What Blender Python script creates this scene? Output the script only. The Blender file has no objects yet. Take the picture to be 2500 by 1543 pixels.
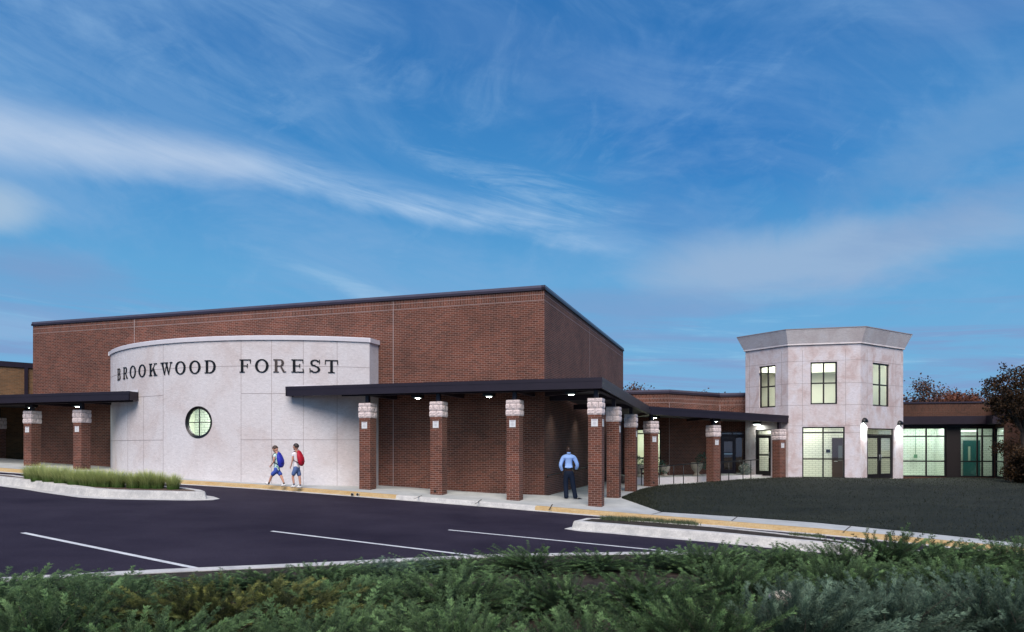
import bpy, bmesh, math, random
import numpy as np
from mathutils import Vector, Matrix, geometry

R = math.radians
rnd = random.Random(7)
scene = bpy.context.scene
COL = scene.collection

# ------------------------------------------------------------------ camera metrics
F, CX, CY, ZC = 1760.0, 1250.0, 1093.0, 2.0

def at(px, py, Y):
    """point at depth Y seen in direction px,py"""
    return Vector(((px - CX) / F * Y, Y, ZC - (py - CY) / F * Y))

UD = Vector((-0.9507, 0.3101, 0)); VD = Vector((0.3101, 0.9507, 0))
A0 = Vector((1.14, 25.4, 0))

def uv(x, y):
    return UD.x * (x - A0.x) + UD.y * (y - A0.y), VD.x * (x - A0.x) + VD.y * (y - A0.y)

def W(u, v, z=0.0):
    return A0 + UD * u + VD * v + Vector((0, 0, z))

def zroad(x, y):
    u, v = uv(x, y)
    return 0.12 + 0.046 * max(-26.0, min(30.0, u))

def zwalk(x, y):
    return zroad(x, y) + 0.135

def G(px, py, zf=zroad):
    """ground hit"""
    a, b = 2.0, 120.0
    f = lambda Y: at(px, py, Y).z - zf((px - CX) / F * Y, Y)
    for _ in range(60):
        m = (a + b) / 2
        if f(m) > 0: a = m
        else: b = m
    p = at(px, py, a); p.z = zf(p.x, p.y)
    return p

# ------------------------------------------------------------------ object helpers
def tag(o, label=None, cat=None, group=None, kind=None):
    if label: o['label'] = label
    if cat: o['category'] = cat
    if group: o['group'] = group
    if kind: o['kind'] = kind
    return o

def empty(name, loc, label, cat, group=None, rotz=0.0):
    o = bpy.data.objects.new(name, None); COL.objects.link(o)
    o.location = loc; o.rotation_euler = (0, 0, rotz)
    return tag(o, label, cat, group)

def link(name, me, parent=None, world=True):
    o = bpy.data.objects.new(name, me); COL.objects.link(o)
    if parent is not None:
        o.parent = parent
        if world:
            p = parent; M = Matrix.Identity(4)
            chain = []
            while p is not None:
                chain.append(p); p = p.parent
            for q in reversed(chain):
                M = M @ Matrix.LocRotScale(q.location, q.rotation_euler, q.scale)
            inv = M.inverted()
            o.location = inv.translation
            o.rotation_euler = inv.to_euler()
    return o

class MB:
    """mesh builder, world coordinates in metres, uv in metres"""
    def __init__(s): s.v = []; s.f = []; s.uv = []; s.m = []; s.sm = []
    def face(s, pts, uvs=None, m=0, smooth=False):
        i = len(s.v); s.v += [tuple(p) for p in pts]; s.f.append(list(range(i, i + len(pts))))
        s.uv.append(uvs if uvs else [(0, 0)] * len(pts)); s.m.append(m); s.sm.append(smooth)
    def wallquad(s, p0, p1, za, zb, u0=0.0, m=0, rot=False):
        """vertical quad p0->p1 (xy) from za to zb ; uv = metres"""
        L = (Vector((p1[0], p1[1])) - Vector((p0[0], p0[1]))).length
        a = (p0[0], p0[1], za); b = (p1[0], p1[1], za); c = (p1[0], p1[1], zb); d = (p0[0], p0[1], zb)
        q = [(u0, za), (u0 + L, za), (u0 + L, zb), (u0, zb)]
        if rot: q = [(y, x) for x, y in q]
        s.face([a, b, c, d], q, m)
    def box(s, o, ax, ay, az, m=0):
        """box from corner o with edge vectors"""
        o = Vector(o); ax = Vector(ax); ay = Vector(ay); az = Vector(az)
        lx, ly, lz = ax.length, ay.length, az.length
        P = lambda i, j, k: o + ax * i + ay * j + az * k
        s.face([P(0,0,0), P(0,1,0), P(1,1,0), P(1,0,0)], [(0,0),(0,ly),(lx,ly),(lx,0)], m)
        s.face([P(0,0,1), P(1,0,1), P(1,1,1), P(0,1,1)], [(0,0),(lx,0),(lx,ly),(0,ly)], m)
        z0 = o.z
        def side(a, b, L, sh):
            s.face([a, b, b + az, a + az], [(sh, z0), (sh + L, z0), (sh + L, z0 + lz), (sh, z0 + lz)], m)
        side(P(0,0,0), P(1,0,0), lx, 0); side(P(1,0,0), P(1,1,0), ly, lx)
        side(P(1,1,0), P(0,1,0), lx, lx + ly); side(P(0,1,0), P(0,0,0), ly, 2 * lx + ly)
    def cbox(s, c, sx, sy, sz, m=0, ang=0.0):
        c = Vector(c); ax = Vector((math.cos(ang), math.sin(ang), 0)) * sx; ay = Vector((-math.sin(ang), math.cos(ang), 0)) * sy
        s.box(c - ax / 2 - ay / 2 - Vector((0, 0, sz / 2)), ax, ay, (0, 0, sz), m)
    def bar(s, a, b, w, h, m=0):
        """bar between points with width w (horizontal) height h"""
        a = Vector(a); b = Vector(b); d = (b - a); L = d.length; d.normalize()
        n = Vector((0, 0, 1)) if abs(d.z) < 0.99 else Vector((1, 0, 0))
        sd = d.cross(n).normalized(); up = sd.cross(d).normalized()
        s.box(a - sd * w / 2 - up * h / 2, d * L, sd * w, up * h, m)
    def tube(s, pts, rads, n=8, m=0, cap=True, smooth=True):
        pts = [Vector(p) for p in pts]
        if not hasattr(rads, '__len__'): rads = [rads] * len(pts)
        base = len(s.v); prev = None
        for i, p in enumerate(pts):
            if i == 0: d = pts[1] - pts[0]
            elif i == len(pts) - 1: d = pts[-1] - pts[-2]
            else: d = pts[i + 1] - pts[i - 1]
            d.normalize()
            if prev is None:
                prev = d.orthogonal().normalized()
            prev = (prev - d * prev.dot(d)).normalized()
            w2 = d.cross(prev)
            for k in range(n):
                t = 2 * math.pi * k / n
                s.v.append(tuple(p + (prev * math.cos(t) + w2 * math.sin(t)) * rads[i]))
        for i in range(len(pts) - 1):
            for k in range(n):
                k2 = (k + 1) % n
                s.f.append([base + i * n + k, base + i * n + k2, base + (i + 1) * n + k2, base + (i + 1) * n + k])
                s.uv.append([(0, 0)] * 4); s.m.append(m); s.sm.append(smooth)
        if cap:
            s.f.append([base + k for k in range(n)][::-1]); s.uv.append([(0, 0)] * n); s.m.append(m); s.sm.append(False)
            e = base + (len(pts) - 1) * n
            s.f.append([e + k for k in range(n)]); s.uv.append([(0, 0)] * n); s.m.append(m); s.sm.append(False)
    def lathe(s, c, prof, n=20, m=0):
        c = Vector(c); base = len(s.v)
        for r, z in prof:
            for k in range(n):
                t = 2 * math.pi * k / n
                s.v.append((c.x + r * math.cos(t), c.y + r * math.sin(t), c.z + z))
        for i in range(len(prof) - 1):
            for k in range(n):
                k2 = (k + 1) % n
                s.f.append([base + i * n + k, base + i * n + k2, base + (i + 1) * n + k2, base + (i + 1) * n + k])
                s.uv.append([(0, 0)] * 4); s.m.append(m); s.sm.append(True)
    def build(s, name, mats, parent=None, weld=False):
        me = bpy.data.meshes.new(name)
        me.from_pydata(s.v, [], s.f)
        if not isinstance(mats, (list, tuple)): mats = [mats]
        for mt in mats: me.materials.append(mt)
        ul = me.uv_layers.new(name='UVMap')
        flat = np.array([c for q in s.uv for p in q for c in p], dtype=np.float32)
        ul.data.foreach_set('uv', flat)
        me.polygons.foreach_set('material_index', s.m)
        me.polygons.foreach_set('use_smooth', s.sm)
        if weld:
            bm = bmesh.new(); bm.from_mesh(me); bmesh.ops.remove_doubles(bm, verts=bm.verts, dist=0.0005)
            bm.to_mesh(me); bm.free()
        me.update()
        return link(name, me, parent)

# ------------------------------------------------------------------ materials
def srgb(r, g, b):
    f = lambda c: (c / 255 / 12.92) if c / 255 <= 0.04045 else ((c / 255 + 0.055) / 1.055) ** 2.4
    return (f(r), f(g), f(b), 1.0)

def newmat(name):
    m = bpy.data.materials.new(name); m.use_nodes = True
    nt = m.node_tree; b = nt.nodes['Principled BSDF']
    return m, nt, b

def N(nt, typ, **kw):
    n = nt.nodes.new(typ)
    for k, v in kw.items():
        if k in n.inputs: n.inputs[k].default_value = v
        else: setattr(n, k, v)
    return n

def plain(name, col, rough=0.6, metal=0.0, noise=0.0, nscale=4.0, bump=0.0, spec=0.5, bscale=None):
    m, nt, b = newmat(name)
    b.inputs['Roughness'].default_value = rough; b.inputs['Metallic'].default_value = metal
    b.inputs['Specular IOR Level'].default_value = spec
    b.inputs['Base Color'].default_value = col
    tc = N(nt, 'ShaderNodeTexCoord')
    if noise > 0:
        nz = N(nt, 'ShaderNodeTexNoise'); nz.inputs['Scale'].default_value = nscale; nz.inputs['Detail'].default_value = 8
        nz.inputs['Roughness'].default_value = 0.65
        nt.links.new(tc.outputs['Object'], nz.inputs['Vector'])
        mr = N(nt, 'ShaderNodeMapRange'); mr.inputs['From Min'].default_value = 0.3; mr.inputs['From Max'].default_value = 0.7
        mr.inputs['To Min'].default_value = 1 - noise; mr.inputs['To Max'].default_value = 1 + noise
        nt.links.new(nz.outputs['Fac'], mr.inputs['Value'])
        mx = N(nt, 'ShaderNodeVectorMath', operation='SCALE'); mx.inputs[0].default_value = col[:3]
        nt.links.new(mr.outputs['Result'], mx.inputs['Scale']); nt.links.new(mx.outputs['Vector'], b.inputs['Base Color'])
    if bump > 0:
        nb = N(nt, 'ShaderNodeTexNoise'); nb.inputs['Scale'].default_value = bscale or nscale * 6; nb.inputs['Detail'].default_value = 6
        nt.links.new(tc.outputs['Object'], nb.inputs['Vector'])
        bp = N(nt, 'ShaderNodeBump'); bp.inputs['Strength'].default_value = bump; bp.inputs['Distance'].default_value = 0.02
        nt.links.new(nb.outputs['Fac'], bp.inputs['Height']); nt.links.new(bp.outputs['Normal'], b.inputs['Normal'])
    return m

def brick(name, c1, c2, mortar, bw=0.2032, rh=0.0677, ms=0.011, var=0.25, rough=0.85):
    m, nt, b = newmat(name)
    uvn = N(nt, 'ShaderNodeUVMap')
    br = N(nt, 'ShaderNodeTexBrick')
    br.inputs['Color1'].default_value = c1; br.inputs['Color2'].default_value = c2; br.inputs['Mortar'].default_value = mortar
    br.inputs['Scale'].default_value = 1.0; br.inputs['Mortar Size'].default_value = ms * 0.5
    br.inputs['Mortar Smooth'].default_value = 0.1; br.inputs['Bias'].default_value = 0.0
    br.inputs['Brick Width'].default_value = bw; br.inputs['Row Height'].default_value = rh
    nt.links.new(uvn.outputs['UV'], br.inputs['Vector'])
    tc = N(nt, 'ShaderNodeTexCoord')
    nz = N(nt, 'ShaderNodeTexNoise'); nz.inputs['Scale'].default_value = 0.7; nz.inputs['Detail'].default_value = 9; nz.inputs['Roughness'].default_value = 0.7
    nt.links.new(tc.outputs['Object'], nz.inputs['Vector'])
    mr = N(nt, 'ShaderNodeMapRange'); mr.inputs['From Min'].default_value = 0.3; mr.inputs['From Max'].default_value = 0.7
    mr.inputs['To Min'].default_value = 1 - var; mr.inputs['To Max'].default_value = 1 + var
    nt.links.new(nz.outputs['Fac'], mr.inputs['Value'])
    mx = N(nt, 'ShaderNodeVectorMath', operation='SCALE')
    nt.links.new(br.outputs['Color'], mx.inputs[0]); nt.links.new(mr.outputs['Result'], mx.inputs['Scale'])
    nt.links.new(mx.outputs['Vector'], b.inputs['Base Color'])
    b.inputs['Roughness'].default_value = rough
    bp = N(nt, 'ShaderNodeBump'); bp.inputs['Strength'].default_value = 0.5; bp.inputs['Distance'].default_value = 0.008; bp.invert = True
    nt.links.new(br.outputs['Fac'], bp.inputs['Height']); nt.links.new(bp.outputs['Normal'], b.inputs['Normal'])
    return m

def stone(name, ca, cb, cc, scale=1.1, bump=0.55):
    """mottled shell-stone panels"""
    m, nt, b = newmat(name)
    tc = N(nt, 'ShaderNodeTexCoord')
    n1 = N(nt, 'ShaderNodeTexNoise'); n1.inputs['Scale'].default_value = scale; n1.inputs['Detail'].default_value = 7; n1.inputs['Roughness'].default_value = 0.6; n1.inputs['Distortion'].default_value = 0.6
    mp = N(nt, 'ShaderNodeMapping'); mp.inputs['Scale'].default_value = (1, 1, 0.75)
    nt.links.new(tc.outputs['Object'], mp.inputs['Vector']); nt.links.new(mp.outputs['Vector'], n1.inputs['Vector'])
    cr = N(nt, 'ShaderNodeValToRGB')
    cr.color_ramp.elements[0].position = 0.36; cr.color_ramp.elements[0].color = ca
    cr.color_ramp.elements[1].position = 0.66; cr.color_ramp.elements[1].color = cc
    e = cr.color_ramp.elements.new(0.5); e.color = cb
    nt.links.new(n1.outputs['Fac'], cr.inputs['Fac'])
    n2 = N(nt, 'ShaderNodeTexNoise'); n2.inputs['Scale'].default_value = 11; n2.inputs['Detail'].default_value = 8; n2.inputs['Roughness'].default_value = 0.72; n2.inputs['Distortion'].default_value = 1.2
    mp2 = N(nt, 'ShaderNodeMapping'); mp2.inputs['Rotation'].default_value = (0.3, 0.5, 0.2); mp2.inputs['Scale'].default_value = (0.6, 0.6, 1.5)
    nt.links.new(tc.outputs['Object'], mp2.inputs['Vector']); nt.links.new(mp2.outputs['Vector'], n2.inputs['Vector'])
    mr = N(nt, 'ShaderNodeMapRange'); mr.inputs['From Min'].default_value = 0.32; mr.inputs['From Max'].default_value = 0.68
    mr.inputs['To Min'].default_value = 0.84; mr.inputs['To Max'].default_value = 1.10
    nt.links.new(n2.outputs['Fac'], mr.inputs['Value'])
    mx = N(nt, 'ShaderNodeVectorMath', operation='SCALE')
    nt.links.new(cr.outputs['Color'], mx.inputs[0]); nt.links.new(mr.outputs['Result'], mx.inputs['Scale'])
    nt.links.new(mx.outputs['Vector'], b.inputs['Base Color'])
    bp = N(nt, 'ShaderNodeBump'); bp.inputs['Strength'].default_value = bump; bp.inputs['Distance'].default_value = 0.02
    nt.links.new(n2.outputs['Fac'], bp.inputs['Height']); nt.links.new(bp.outputs['Normal'], b.inputs['Normal'])
    b.inputs['Roughness'].default_value = 0.9; b.inputs['Specular IOR Level'].default_value = 0.3
    return m

def ground_mat(name, ca, cb, scale, rough=0.9, bump=0.3, speck=0.0, bscale=60, spec=0.3, stretch=(1, 1, 1)):
    m, nt, b = newmat(name)
    tc = N(nt, 'ShaderNodeTexCoord')
    mp = N(nt, 'ShaderNodeMapping'); mp.inputs['Scale'].default_value = stretch
    nt.links.new(tc.outputs['Object'], mp.inputs['Vector'])
    n1 = N(nt, 'ShaderNodeTexNoise'); n1.inputs['Scale'].default_value = scale; n1.inputs['Detail'].default_value = 10; n1.inputs['Roughness'].default_value = 0.65
    nt.links.new(mp.outputs['Vector'], n1.inputs['Vector'])
    cr = N(nt, 'ShaderNodeValToRGB'); cr.color_ramp.elements[0].position = 0.35; cr.color_ramp.elements[0].color = ca
    cr.color_ramp.elements[1].position = 0.65; cr.color_ramp.elements[1].color = cb
    nt.links.new(n1.outputs['Fac'], cr.inputs['Fac'])
    n2 = N(nt, 'ShaderNodeTexNoise'); n2.inputs['Scale'].default_value = bscale; n2.inputs['Detail'].default_value = 5
    nt.links.new(tc.outputs['Object'], n2.inputs['Vector'])
    mr = N(nt, 'ShaderNodeMapRange'); mr.inputs['From Min'].default_value = 0.3; mr.inputs['From Max'].default_value = 0.7
    mr.inputs['To Min'].default_value = 1 - speck; mr.inputs['To Max'].default_value = 1 + speck
    nt.links.new(n2.outputs['Fac'], mr.inputs['Value'])
    mx = N(nt, 'ShaderNodeVectorMath', operation='SCALE')
    nt.links.new(cr.outputs['Color'], mx.inputs[0]); nt.links.new(mr.outputs['Result'], mx.inputs['Scale'])
    nt.links.new(mx.outputs['Vector'], b.inputs['Base Color'])
    bp = N(nt, 'ShaderNodeBump'); bp.inputs['Strength'].default_value = bump; bp.inputs['Distance'].default_value = 0.01
    nt.links.new(n2.outputs['Fac'], bp.inputs['Height']); nt.links.new(bp.outputs['Normal'], b.inputs['Normal'])
    b.inputs['Roughness'].default_value = rough; b.inputs['Specular IOR Level'].default_value = spec
    return m

def glass_mat(name, tint=(0.90, 0.93, 0.91, 1), refl=0.12):
    m = bpy.data.materials.new(name); m.use_nodes = True; nt = m.node_tree
    for n in list(nt.nodes):
        if n.type != 'OUTPUT_MATERIAL': nt.nodes.remove(n)
    out = [n for n in nt.nodes if n.type == 'OUTPUT_MATERIAL'][0]
    tr = N(nt, 'ShaderNodeBsdfTransparent'); tr.inputs['Color'].default_value = tint
    gl = N(nt, 'ShaderNodeBsdfGlossy'); gl.inputs['Roughness'].default_value = 0.02; gl.inputs['Color'].default_value = (1, 1, 1, 1)
    fr = N(nt, 'ShaderNodeFresnel'); fr.inputs['IOR'].default_value = 1.5
    ad = N(nt, 'ShaderNodeMath', operation='MULTIPLY_ADD'); ad.inputs[1].default_value = 1.4; ad.inputs[2].default_value = refl * 0.3
    nt.links.new(fr.outputs['Fac'], ad.inputs[0]); ad.use_clamp = True
    mx = N(nt, 'ShaderNodeMixShader')
    nt.links.new(ad.outputs[0], mx.inputs[0]); nt.links.new(tr.outputs[0], mx.inputs[1]); nt.links.new(gl.outputs[0], mx.inputs[2])
    nt.links.new(mx.outputs[0], out.inputs['Surface'])
    return m

def emit_mat(name, col, strength):
    m, nt, b = newmat(name)
    b.inputs['Base Color'].default_value = col
    b.inputs['Emission Color'].default_value = col; b.inputs['Emission Strength'].default_value = strength
    return m

def leaf_mat(name, ca, cb, rough=0.6, trans=0.25):
    """colour from the 'tint' attribute between two leaf colours"""
    m, nt, b = newmat(name)
    at_ = N(nt, 'ShaderNodeAttribute'); at_.attribute_name = 'tint'
    sp = N(nt, 'ShaderNodeSeparateColor'); nt.links.new(at_.outputs['Color'], sp.inputs[0])
    mx = N(nt, 'ShaderNodeMix'); mx.data_type = 'RGBA'
    mx.inputs['A'].default_value = ca; mx.inputs['B'].default_value = cb
    nt.links.new(sp.outputs[0], mx.inputs['Factor'])
    nt.links.new(mx.outputs['Result'], b.inputs['Base Color'])
    b.inputs['Roughness'].default_value = rough; b.inputs['Specular IOR Level'].default_value = 0.3
    out = [n for n in nt.nodes if n.type == 'OUTPUT_MATERIAL'][0]
    tl = N(nt, 'ShaderNodeBsdfTranslucent'); nt.links.new(mx.outputs['Result'], tl.inputs['Color'])
    ms = N(nt, 'ShaderNodeMixShader'); ms.inputs[0].default_value = trans
    nt.links.new(b.outputs[0], ms.inputs[1]); nt.links.new(tl.outputs[0], ms.inputs[2]); nt.links.new(ms.outputs[0], out.inputs['Surface'])
    return m

M = {}
M['brick'] = brick('red_brick', (0.150, 0.045, 0.024, 1), (0.078, 0.026, 0.015, 1), (0.33, 0.225, 0.19, 1), ms=0.010, var=0.32)
M['brick_tan'] = brick('tan_brick', (0.24, 0.12, 0.05, 1), (0.15, 0.08, 0.035, 1), (0.22, 0.17, 0.11, 1))
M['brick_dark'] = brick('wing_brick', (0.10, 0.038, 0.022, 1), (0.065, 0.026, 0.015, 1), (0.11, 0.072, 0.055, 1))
M['painted'] = brick('painted_block', (0.68, 0.71, 0.62, 1), (0.66, 0.69, 0.60, 1), (0.25, 0.27, 0.22, 1), bw=0.30, rh=0.1, ms=0.013, var=0.04, rough=0.5)
M['painted_pale'] = brick('painted_block_pale', (0.64, 0.69, 0.62, 1), (0.62, 0.67, 0.60, 1), (0.20, 0.24, 0.20, 1), bw=0.30, rh=0.1, ms=0.013, var=0.04, rough=0.5)
M['plaster'] = plain('cream_plaster', (0.68, 0.71, 0.58, 1), 0.8, noise=0.03)
M['ceiling'] = plain('ceiling_paint', (0.62, 0.66, 0.58, 1), 0.85)
M['stone'] = stone('shell_stone', (0.58, 0.47, 0.46, 1), (0.67, 0.60, 0.605, 1), (0.71, 0.68, 0.72, 1), scale=1.6)
M['stone_curve'] = stone('shell_stone_pale', (0.61, 0.555, 0.55, 1), (0.665, 0.635, 0.645, 1), (0.69, 0.675, 0.695, 1), scale=0.6)
M['joint'] = plain('panel_joint', (0.30, 0.25, 0.25, 1), 0.9)
M['seal'] = plain('control_joint', (0.38, 0.31, 0.30, 1), 0.8)
M['coping'] = plain('coping_metal', (0.035, 0.027, 0.045, 1), 0.45, 0.3, noise=0.1)
M['coping_top'] = plain('coping_metal_face', (0.15, 0.13, 0.17, 1), 0.35, 0.5, noise=0.1)
M['fascia'] = plain('fascia_metal', (0.024, 0.017, 0.027, 1), 0.42, 0.25, noise=0.12, nscale=1.5)
M['soffit'] = plain('soffit_deck', (0.09, 0.085, 0.09, 1), 0.7, noise=0.1)
M['cap'] = plain('cap_metal', (0.74, 0.72, 0.76, 1), 0.5, noise=0.05)
M['blackmetal'] = plain('black_metal', (0.010, 0.010, 0.012, 1), 0.35, 0.3)
M['frame'] = plain('window_frame_metal', (0.012, 0.010, 0.012, 1), 0.4, 0.2)
M['letter'] = plain('letter_metal', (0.012, 0.010, 0.010, 1), 0.28, 0.4)
M['block'] = plain('split_face_block', (0.70, 0.60, 0.58, 1), 0.9, noise=0.18, nscale=9, bump=0.8, bscale=45)
M['mortar'] = plain('cap_mortar', (0.28, 0.23, 0.22, 1), 0.9)
M['glass'] = glass_mat('window_glass')
M['concrete'] = ground_mat('concrete', (0.36, 0.38, 0.375, 1), (0.49, 0.51, 0.50, 1), 1.2, speck=0.08, bscale=40)
M['kerb'] = ground_mat('kerb_concrete', (0.42, 0.42, 0.41, 1), (0.60, 0.59, 0.56, 1), 3.0, speck=0.12, bscale=30)
M['yellow'] = ground_mat('kerb_yellow_paint', (0.44, 0.29, 0.12, 1), (0.50, 0.38, 0.21, 1), 2.5, speck=0.14, bscale=25, stretch=(1, 1, 5))
M['asphalt'] = ground_mat('asphalt', (0.016, 0.0125, 0.025, 1), (0.035, 0.029, 0.046, 1), 0.30, rough=0.92, bump=0.35, speck=0.45, bscale=70, spec=0.12)
M['line'] = ground_mat('line_paint', (0.50, 0.52, 0.54, 1), (0.68, 0.70, 0.70, 1), 5, speck=0.15, bscale=45)
M['ground'] = ground_mat('field_ground', (0.035, 0.045, 0.025, 1), (0.06, 0.07, 0.035, 1), 0.2, speck=0.3, bscale=12)
M['lawn'] = ground_mat('lawn_grass', (0.007, 0.011, 0.007, 1), (0.019, 0.023, 0.015, 1), 0.6, speck=0.45, bscale=26, bump=0.6, stretch=(0.5, 1.6, 1))
M['soil'] = ground_mat('bed_soil', (0.018, 0.014, 0.010, 1), (0.05, 0.038, 0.028, 1), 6, speck=0.5, bscale=30, bump=1.0)
M['mulch'] = ground_mat('mulch', (0.05, 0.035, 0.028, 1), (0.17, 0.12, 0.09, 1), 14, speck=0.6, bscale=30, bump=1.0)
M['sign'] = plain('sign_white', (0.72, 0.74, 0.75, 1), 0.5)
M['signink'] = plain('sign_ink', (0.22, 0.16, 0.24, 1), 0.6)
M['urn'] = plain('cast_stone', (0.42, 0.38, 0.31, 1), 0.9, noise=0.25, nscale=12, bump=0.6)
M['wood_door'] = plain('dark_wood_door', (0.035, 0.016, 0.014, 1), 0.4)
M['teal'] = plain('teal_door_paint', (0.015, 0.10, 0.10, 1), 0.45)
M['steel'] = plain('brushed_steel', (0.45, 0.48, 0.5, 1), 0.3, 0.9)
M['lens'] = emit_mat('lamp_lens', (0.85, 1.0, 0.95, 1), 1.4)
M['bark'] = plain('bark', (0.06, 0.045, 0.035, 1), 0.95, noise=0.3, bump=0.6)
# ------------------------------------------------------------------ terrain
def poly_sheet(name, pts, mat, kind='structure', parent=None, zoff=0.0):
    tris = geometry.tessellate_polygon([[Vector((p[0], p[1], 0)) for p in pts]])
    mb = MB(); mb.v = [(p[0], p[1], p[2] + zoff) for p in pts]
    for t in tris:
        a, b, c = [Vector((pts[i][0], pts[i][1], 0)) for i in t]
        t = list(t) if (b - a).cross(c - a).z > 0 else list(t)[::-1]
        mb.f.append(t); mb.uv.append([(0, 0)] * 3); mb.m.append(0); mb.sm.append(False)
    o = mb.build(name, mat, parent)
    if kind: o['kind'] = kind
    return o

def grid_sheet(name, mat, xs, ys, zf, zoff=0.0, kind='structure'):
    mb = MB(); nx, ny = len(xs), len(ys)
    for y in ys:
        for x in xs: mb.v.append((x, y, zf(x, y) + zoff))
    for j in range(ny - 1):
        for i in range(nx - 1):
            a = j * nx + i
            mb.f.append([a, a + 1, a + 1 + nx, a + nx]); mb.uv.append([(0, 0)] * 4); mb.m.append(0); mb.sm.append(True)
    o = mb.build(name, mat)
    o['kind'] = kind
    return o

gx = [-900, -400, -200, -120, -80, -60, -45, -34, -24, -14, -4, 6, 16, 26, 36, 50, 80, 120, 200, 400, 900]
gy = [-200, -60, -20, -5, 5, 15, 25, 35, 50, 70, 110, 200, 400, 900]
grid_sheet('ground', M['ground'], gx, gy, zroad, -0.35)
# asphalt lot: a plane in wall coordinates
mb = MB()
us = [-60, -26, -14, 0, 14, 30, 60]; vs = [-24, -16, -8, -1, 3]
for j in range(len(vs) - 1):
    for i in range(len(us) - 1):
        P4 = [W(us[i + 1], vs[j]), W(us[i], vs[j]), W(us[i], vs[j + 1]), W(us[i + 1], vs[j + 1])]
        for p in P4: p.z = zroad(p.x, p.y)
        mb.face(P4)
tag(mb.build('parking_lot', M['asphalt'], weld=True), kind='structure')

# painted stall lines
for (a, b) in (((56, 1301), (515, 1395)), ((663, 1297), (1190, 1361)), ((1095, 1294), (1722, 1355))):
    p = G(*a); q = G(*b); d = (q - p).normalized(); s = Vector((-d.y, d.x, 0)) * 0.052
    m_ = MB(); n = 14
    for i in range(n):
        c0 = p.lerp(q, i / n); c1 = p.lerp(q, (i + 1) / n)
        m_.face([c0 - s + Vector((0, 0, .005)), c1 - s + Vector((0, 0, .005)), c1 + s + Vector((0, 0, .005)), c0 + s + Vector((0, 0, .005))])
    tag(m_.build('road_marking', M['line']), kind='structure')

# kerbs -----------------------------------------------------------------
def kerb(name, line, mat, inward, gut=0.28, h=0.135, top=0.16, gmat=None, zf=zroad, closed=False):
    """line = gutter front edge, world points; inward(+1/-1) side"""
    pts = [Vector((p[0], p[1], 0)) for p in line]; n = len(pts)
    prof = [(0.0, -0.03), (0.0, 0.008), (gut, 0.018), (gut + 0.035, h * 0.8), (gut + 0.06, h), (gut + 0.06 + top, h + 0.004), (gut + 0.06 + top, -0.05)]
    rows = []
    for i, p in enumerate(pts):
        if closed: a = pts[i - 1]; b = pts[(i + 1) % n]
        else: a = pts[max(0, i - 1)]; b = pts[min(n - 1, i + 1)]
        d = (b - a).normalized(); s = Vector((-d.y, d.x, 0)) * inward
        rows.append([Vector((p.x + s.x * o, p.y + s.y * o, zf(p.x, p.y) + z)) for o, z in prof])
    m_ = MB(); rng = range(n) if closed else range(n - 1)
    for i in rng:
        r0, r1 = rows[i], rows[(i + 1) % n]
        for k in range(len(prof) - 1):
            m_.face([r0[k], r1[k], r1[k + 1], r0[k + 1]], m=(1 if (gmat and k >= 2) else 0), smooth=False)
    if not closed:
        m_.face(rows[0][::-1], m=1 if gmat else 0); m_.face(rows[-1], m=1 if gmat else 0)
    o = m_.build(name, [mat] + ([gmat] if gmat else []))
    o['kind'] = 'structure'
    return rows

def densify(pts, step=1.0):
    out = [pts[0]]
    for a, b in zip(pts[:-1], pts[1:]):
        L = (b - a).length; k = max(1, int(L / step))
        for i in range(1, k + 1): out.append(a.lerp(b, i / k))
    return out

far_px = [(0, 1153), (440, 1183), (625, 1194), (960, 1220), (1100, 1231), (1225, 1241), (1301, 1247.5), (1699, 1281), (1996, 1306), (2250, 1331), (2500, 1356)]
far_w = [G(*p) for p in far_px]
far_w = [far_w[0] + UD * 22] + far_w + [far_w[-1] + (far_w[-1] - far_w[-2]).normalized() * 16]
for p in far_w: p.z = 0
segs = [(0, 4, M['yellow']), (4, 7, None), (7, len(far_w) - 1, M['yellow'])]
kb = []
for a, b, ym in segs:
    kb += kerb('kerb', densify(far_w[a:b + 1]), M['kerb'], +1 if (far_w[1].x < far_w[2].x) else -1, gut=0.16, gmat=ym)
back = [r[5] for r in kb]
for p in back: p.z = zwalk(p.x, p.y)

# front kerb of the planting bed
fk = [G(*p) for p in ((0, 1416), (400, 1395), (760, 1379), (1000, 1367), (1200, 1358), (1518, 1352), (1722, 1353))]
fk = [fk[0] + (fk[0] - fk[1]).normalized() * 8] + fk + [fk[-1] + Vector((3.5, -.2, 0)), fk[-1] + Vector((9, -2.2, 0)), fk[-1] + Vector((20, -7, 0))]
fkr = kerb('kerb', densify(fk), M['kerb'], -1, gut=0.10, h=0.06, top=0.34)

# ------------------------------------------------------------------ sidewalk + ramp
g1 = at(1519, 1216.7, 24.9); g2 = at(1566.7, 1195, 29.3); g3 = at(1614, 1186, 31.0); g4 = at(1709.5, 1179.8, 31.7)
g5 = at(1809.5, 1171, 33.0); g6 = at(1924, 1165.5, 34.3)
low = [G(px, py, zwalk) for px, py in ((1614, 1250), (1790, 1261), (1985, 1275.5), (2250, 1301), (2500, 1327))]
low.append(low[-1] + (low[-1] - low[-2]).normalized() * 16); low[-1].z = zwalk(low[-1].x, low[-1].y)
RA = at(1611, 1182, 32.4); RB = at(1718, 1176, 33.6); RC = at(1806, 1170, 34.6)
wall_b = W(0, 0, .28); wall_c = W(0, -0.0, 0)
rampwall = [W(0.2, 7.2, .31), W(0.2, 11, .33)]
walk = list(back) + [low[-1], low[-2], low[-3], low[-4], low[-5], low[0]]
walk = back[:] + low[::-1] + [g1, g2, g3, g4, g5, g6]
walk += [Vector((13.3, 36.0, .60)), Vector((10.9, 36, .56)), RC, RB, RA, Vector((5.9, 34.5, .34)), W(0.3, 11, .33), W(0.3, 7.2, .31)]
wl = []
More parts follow.
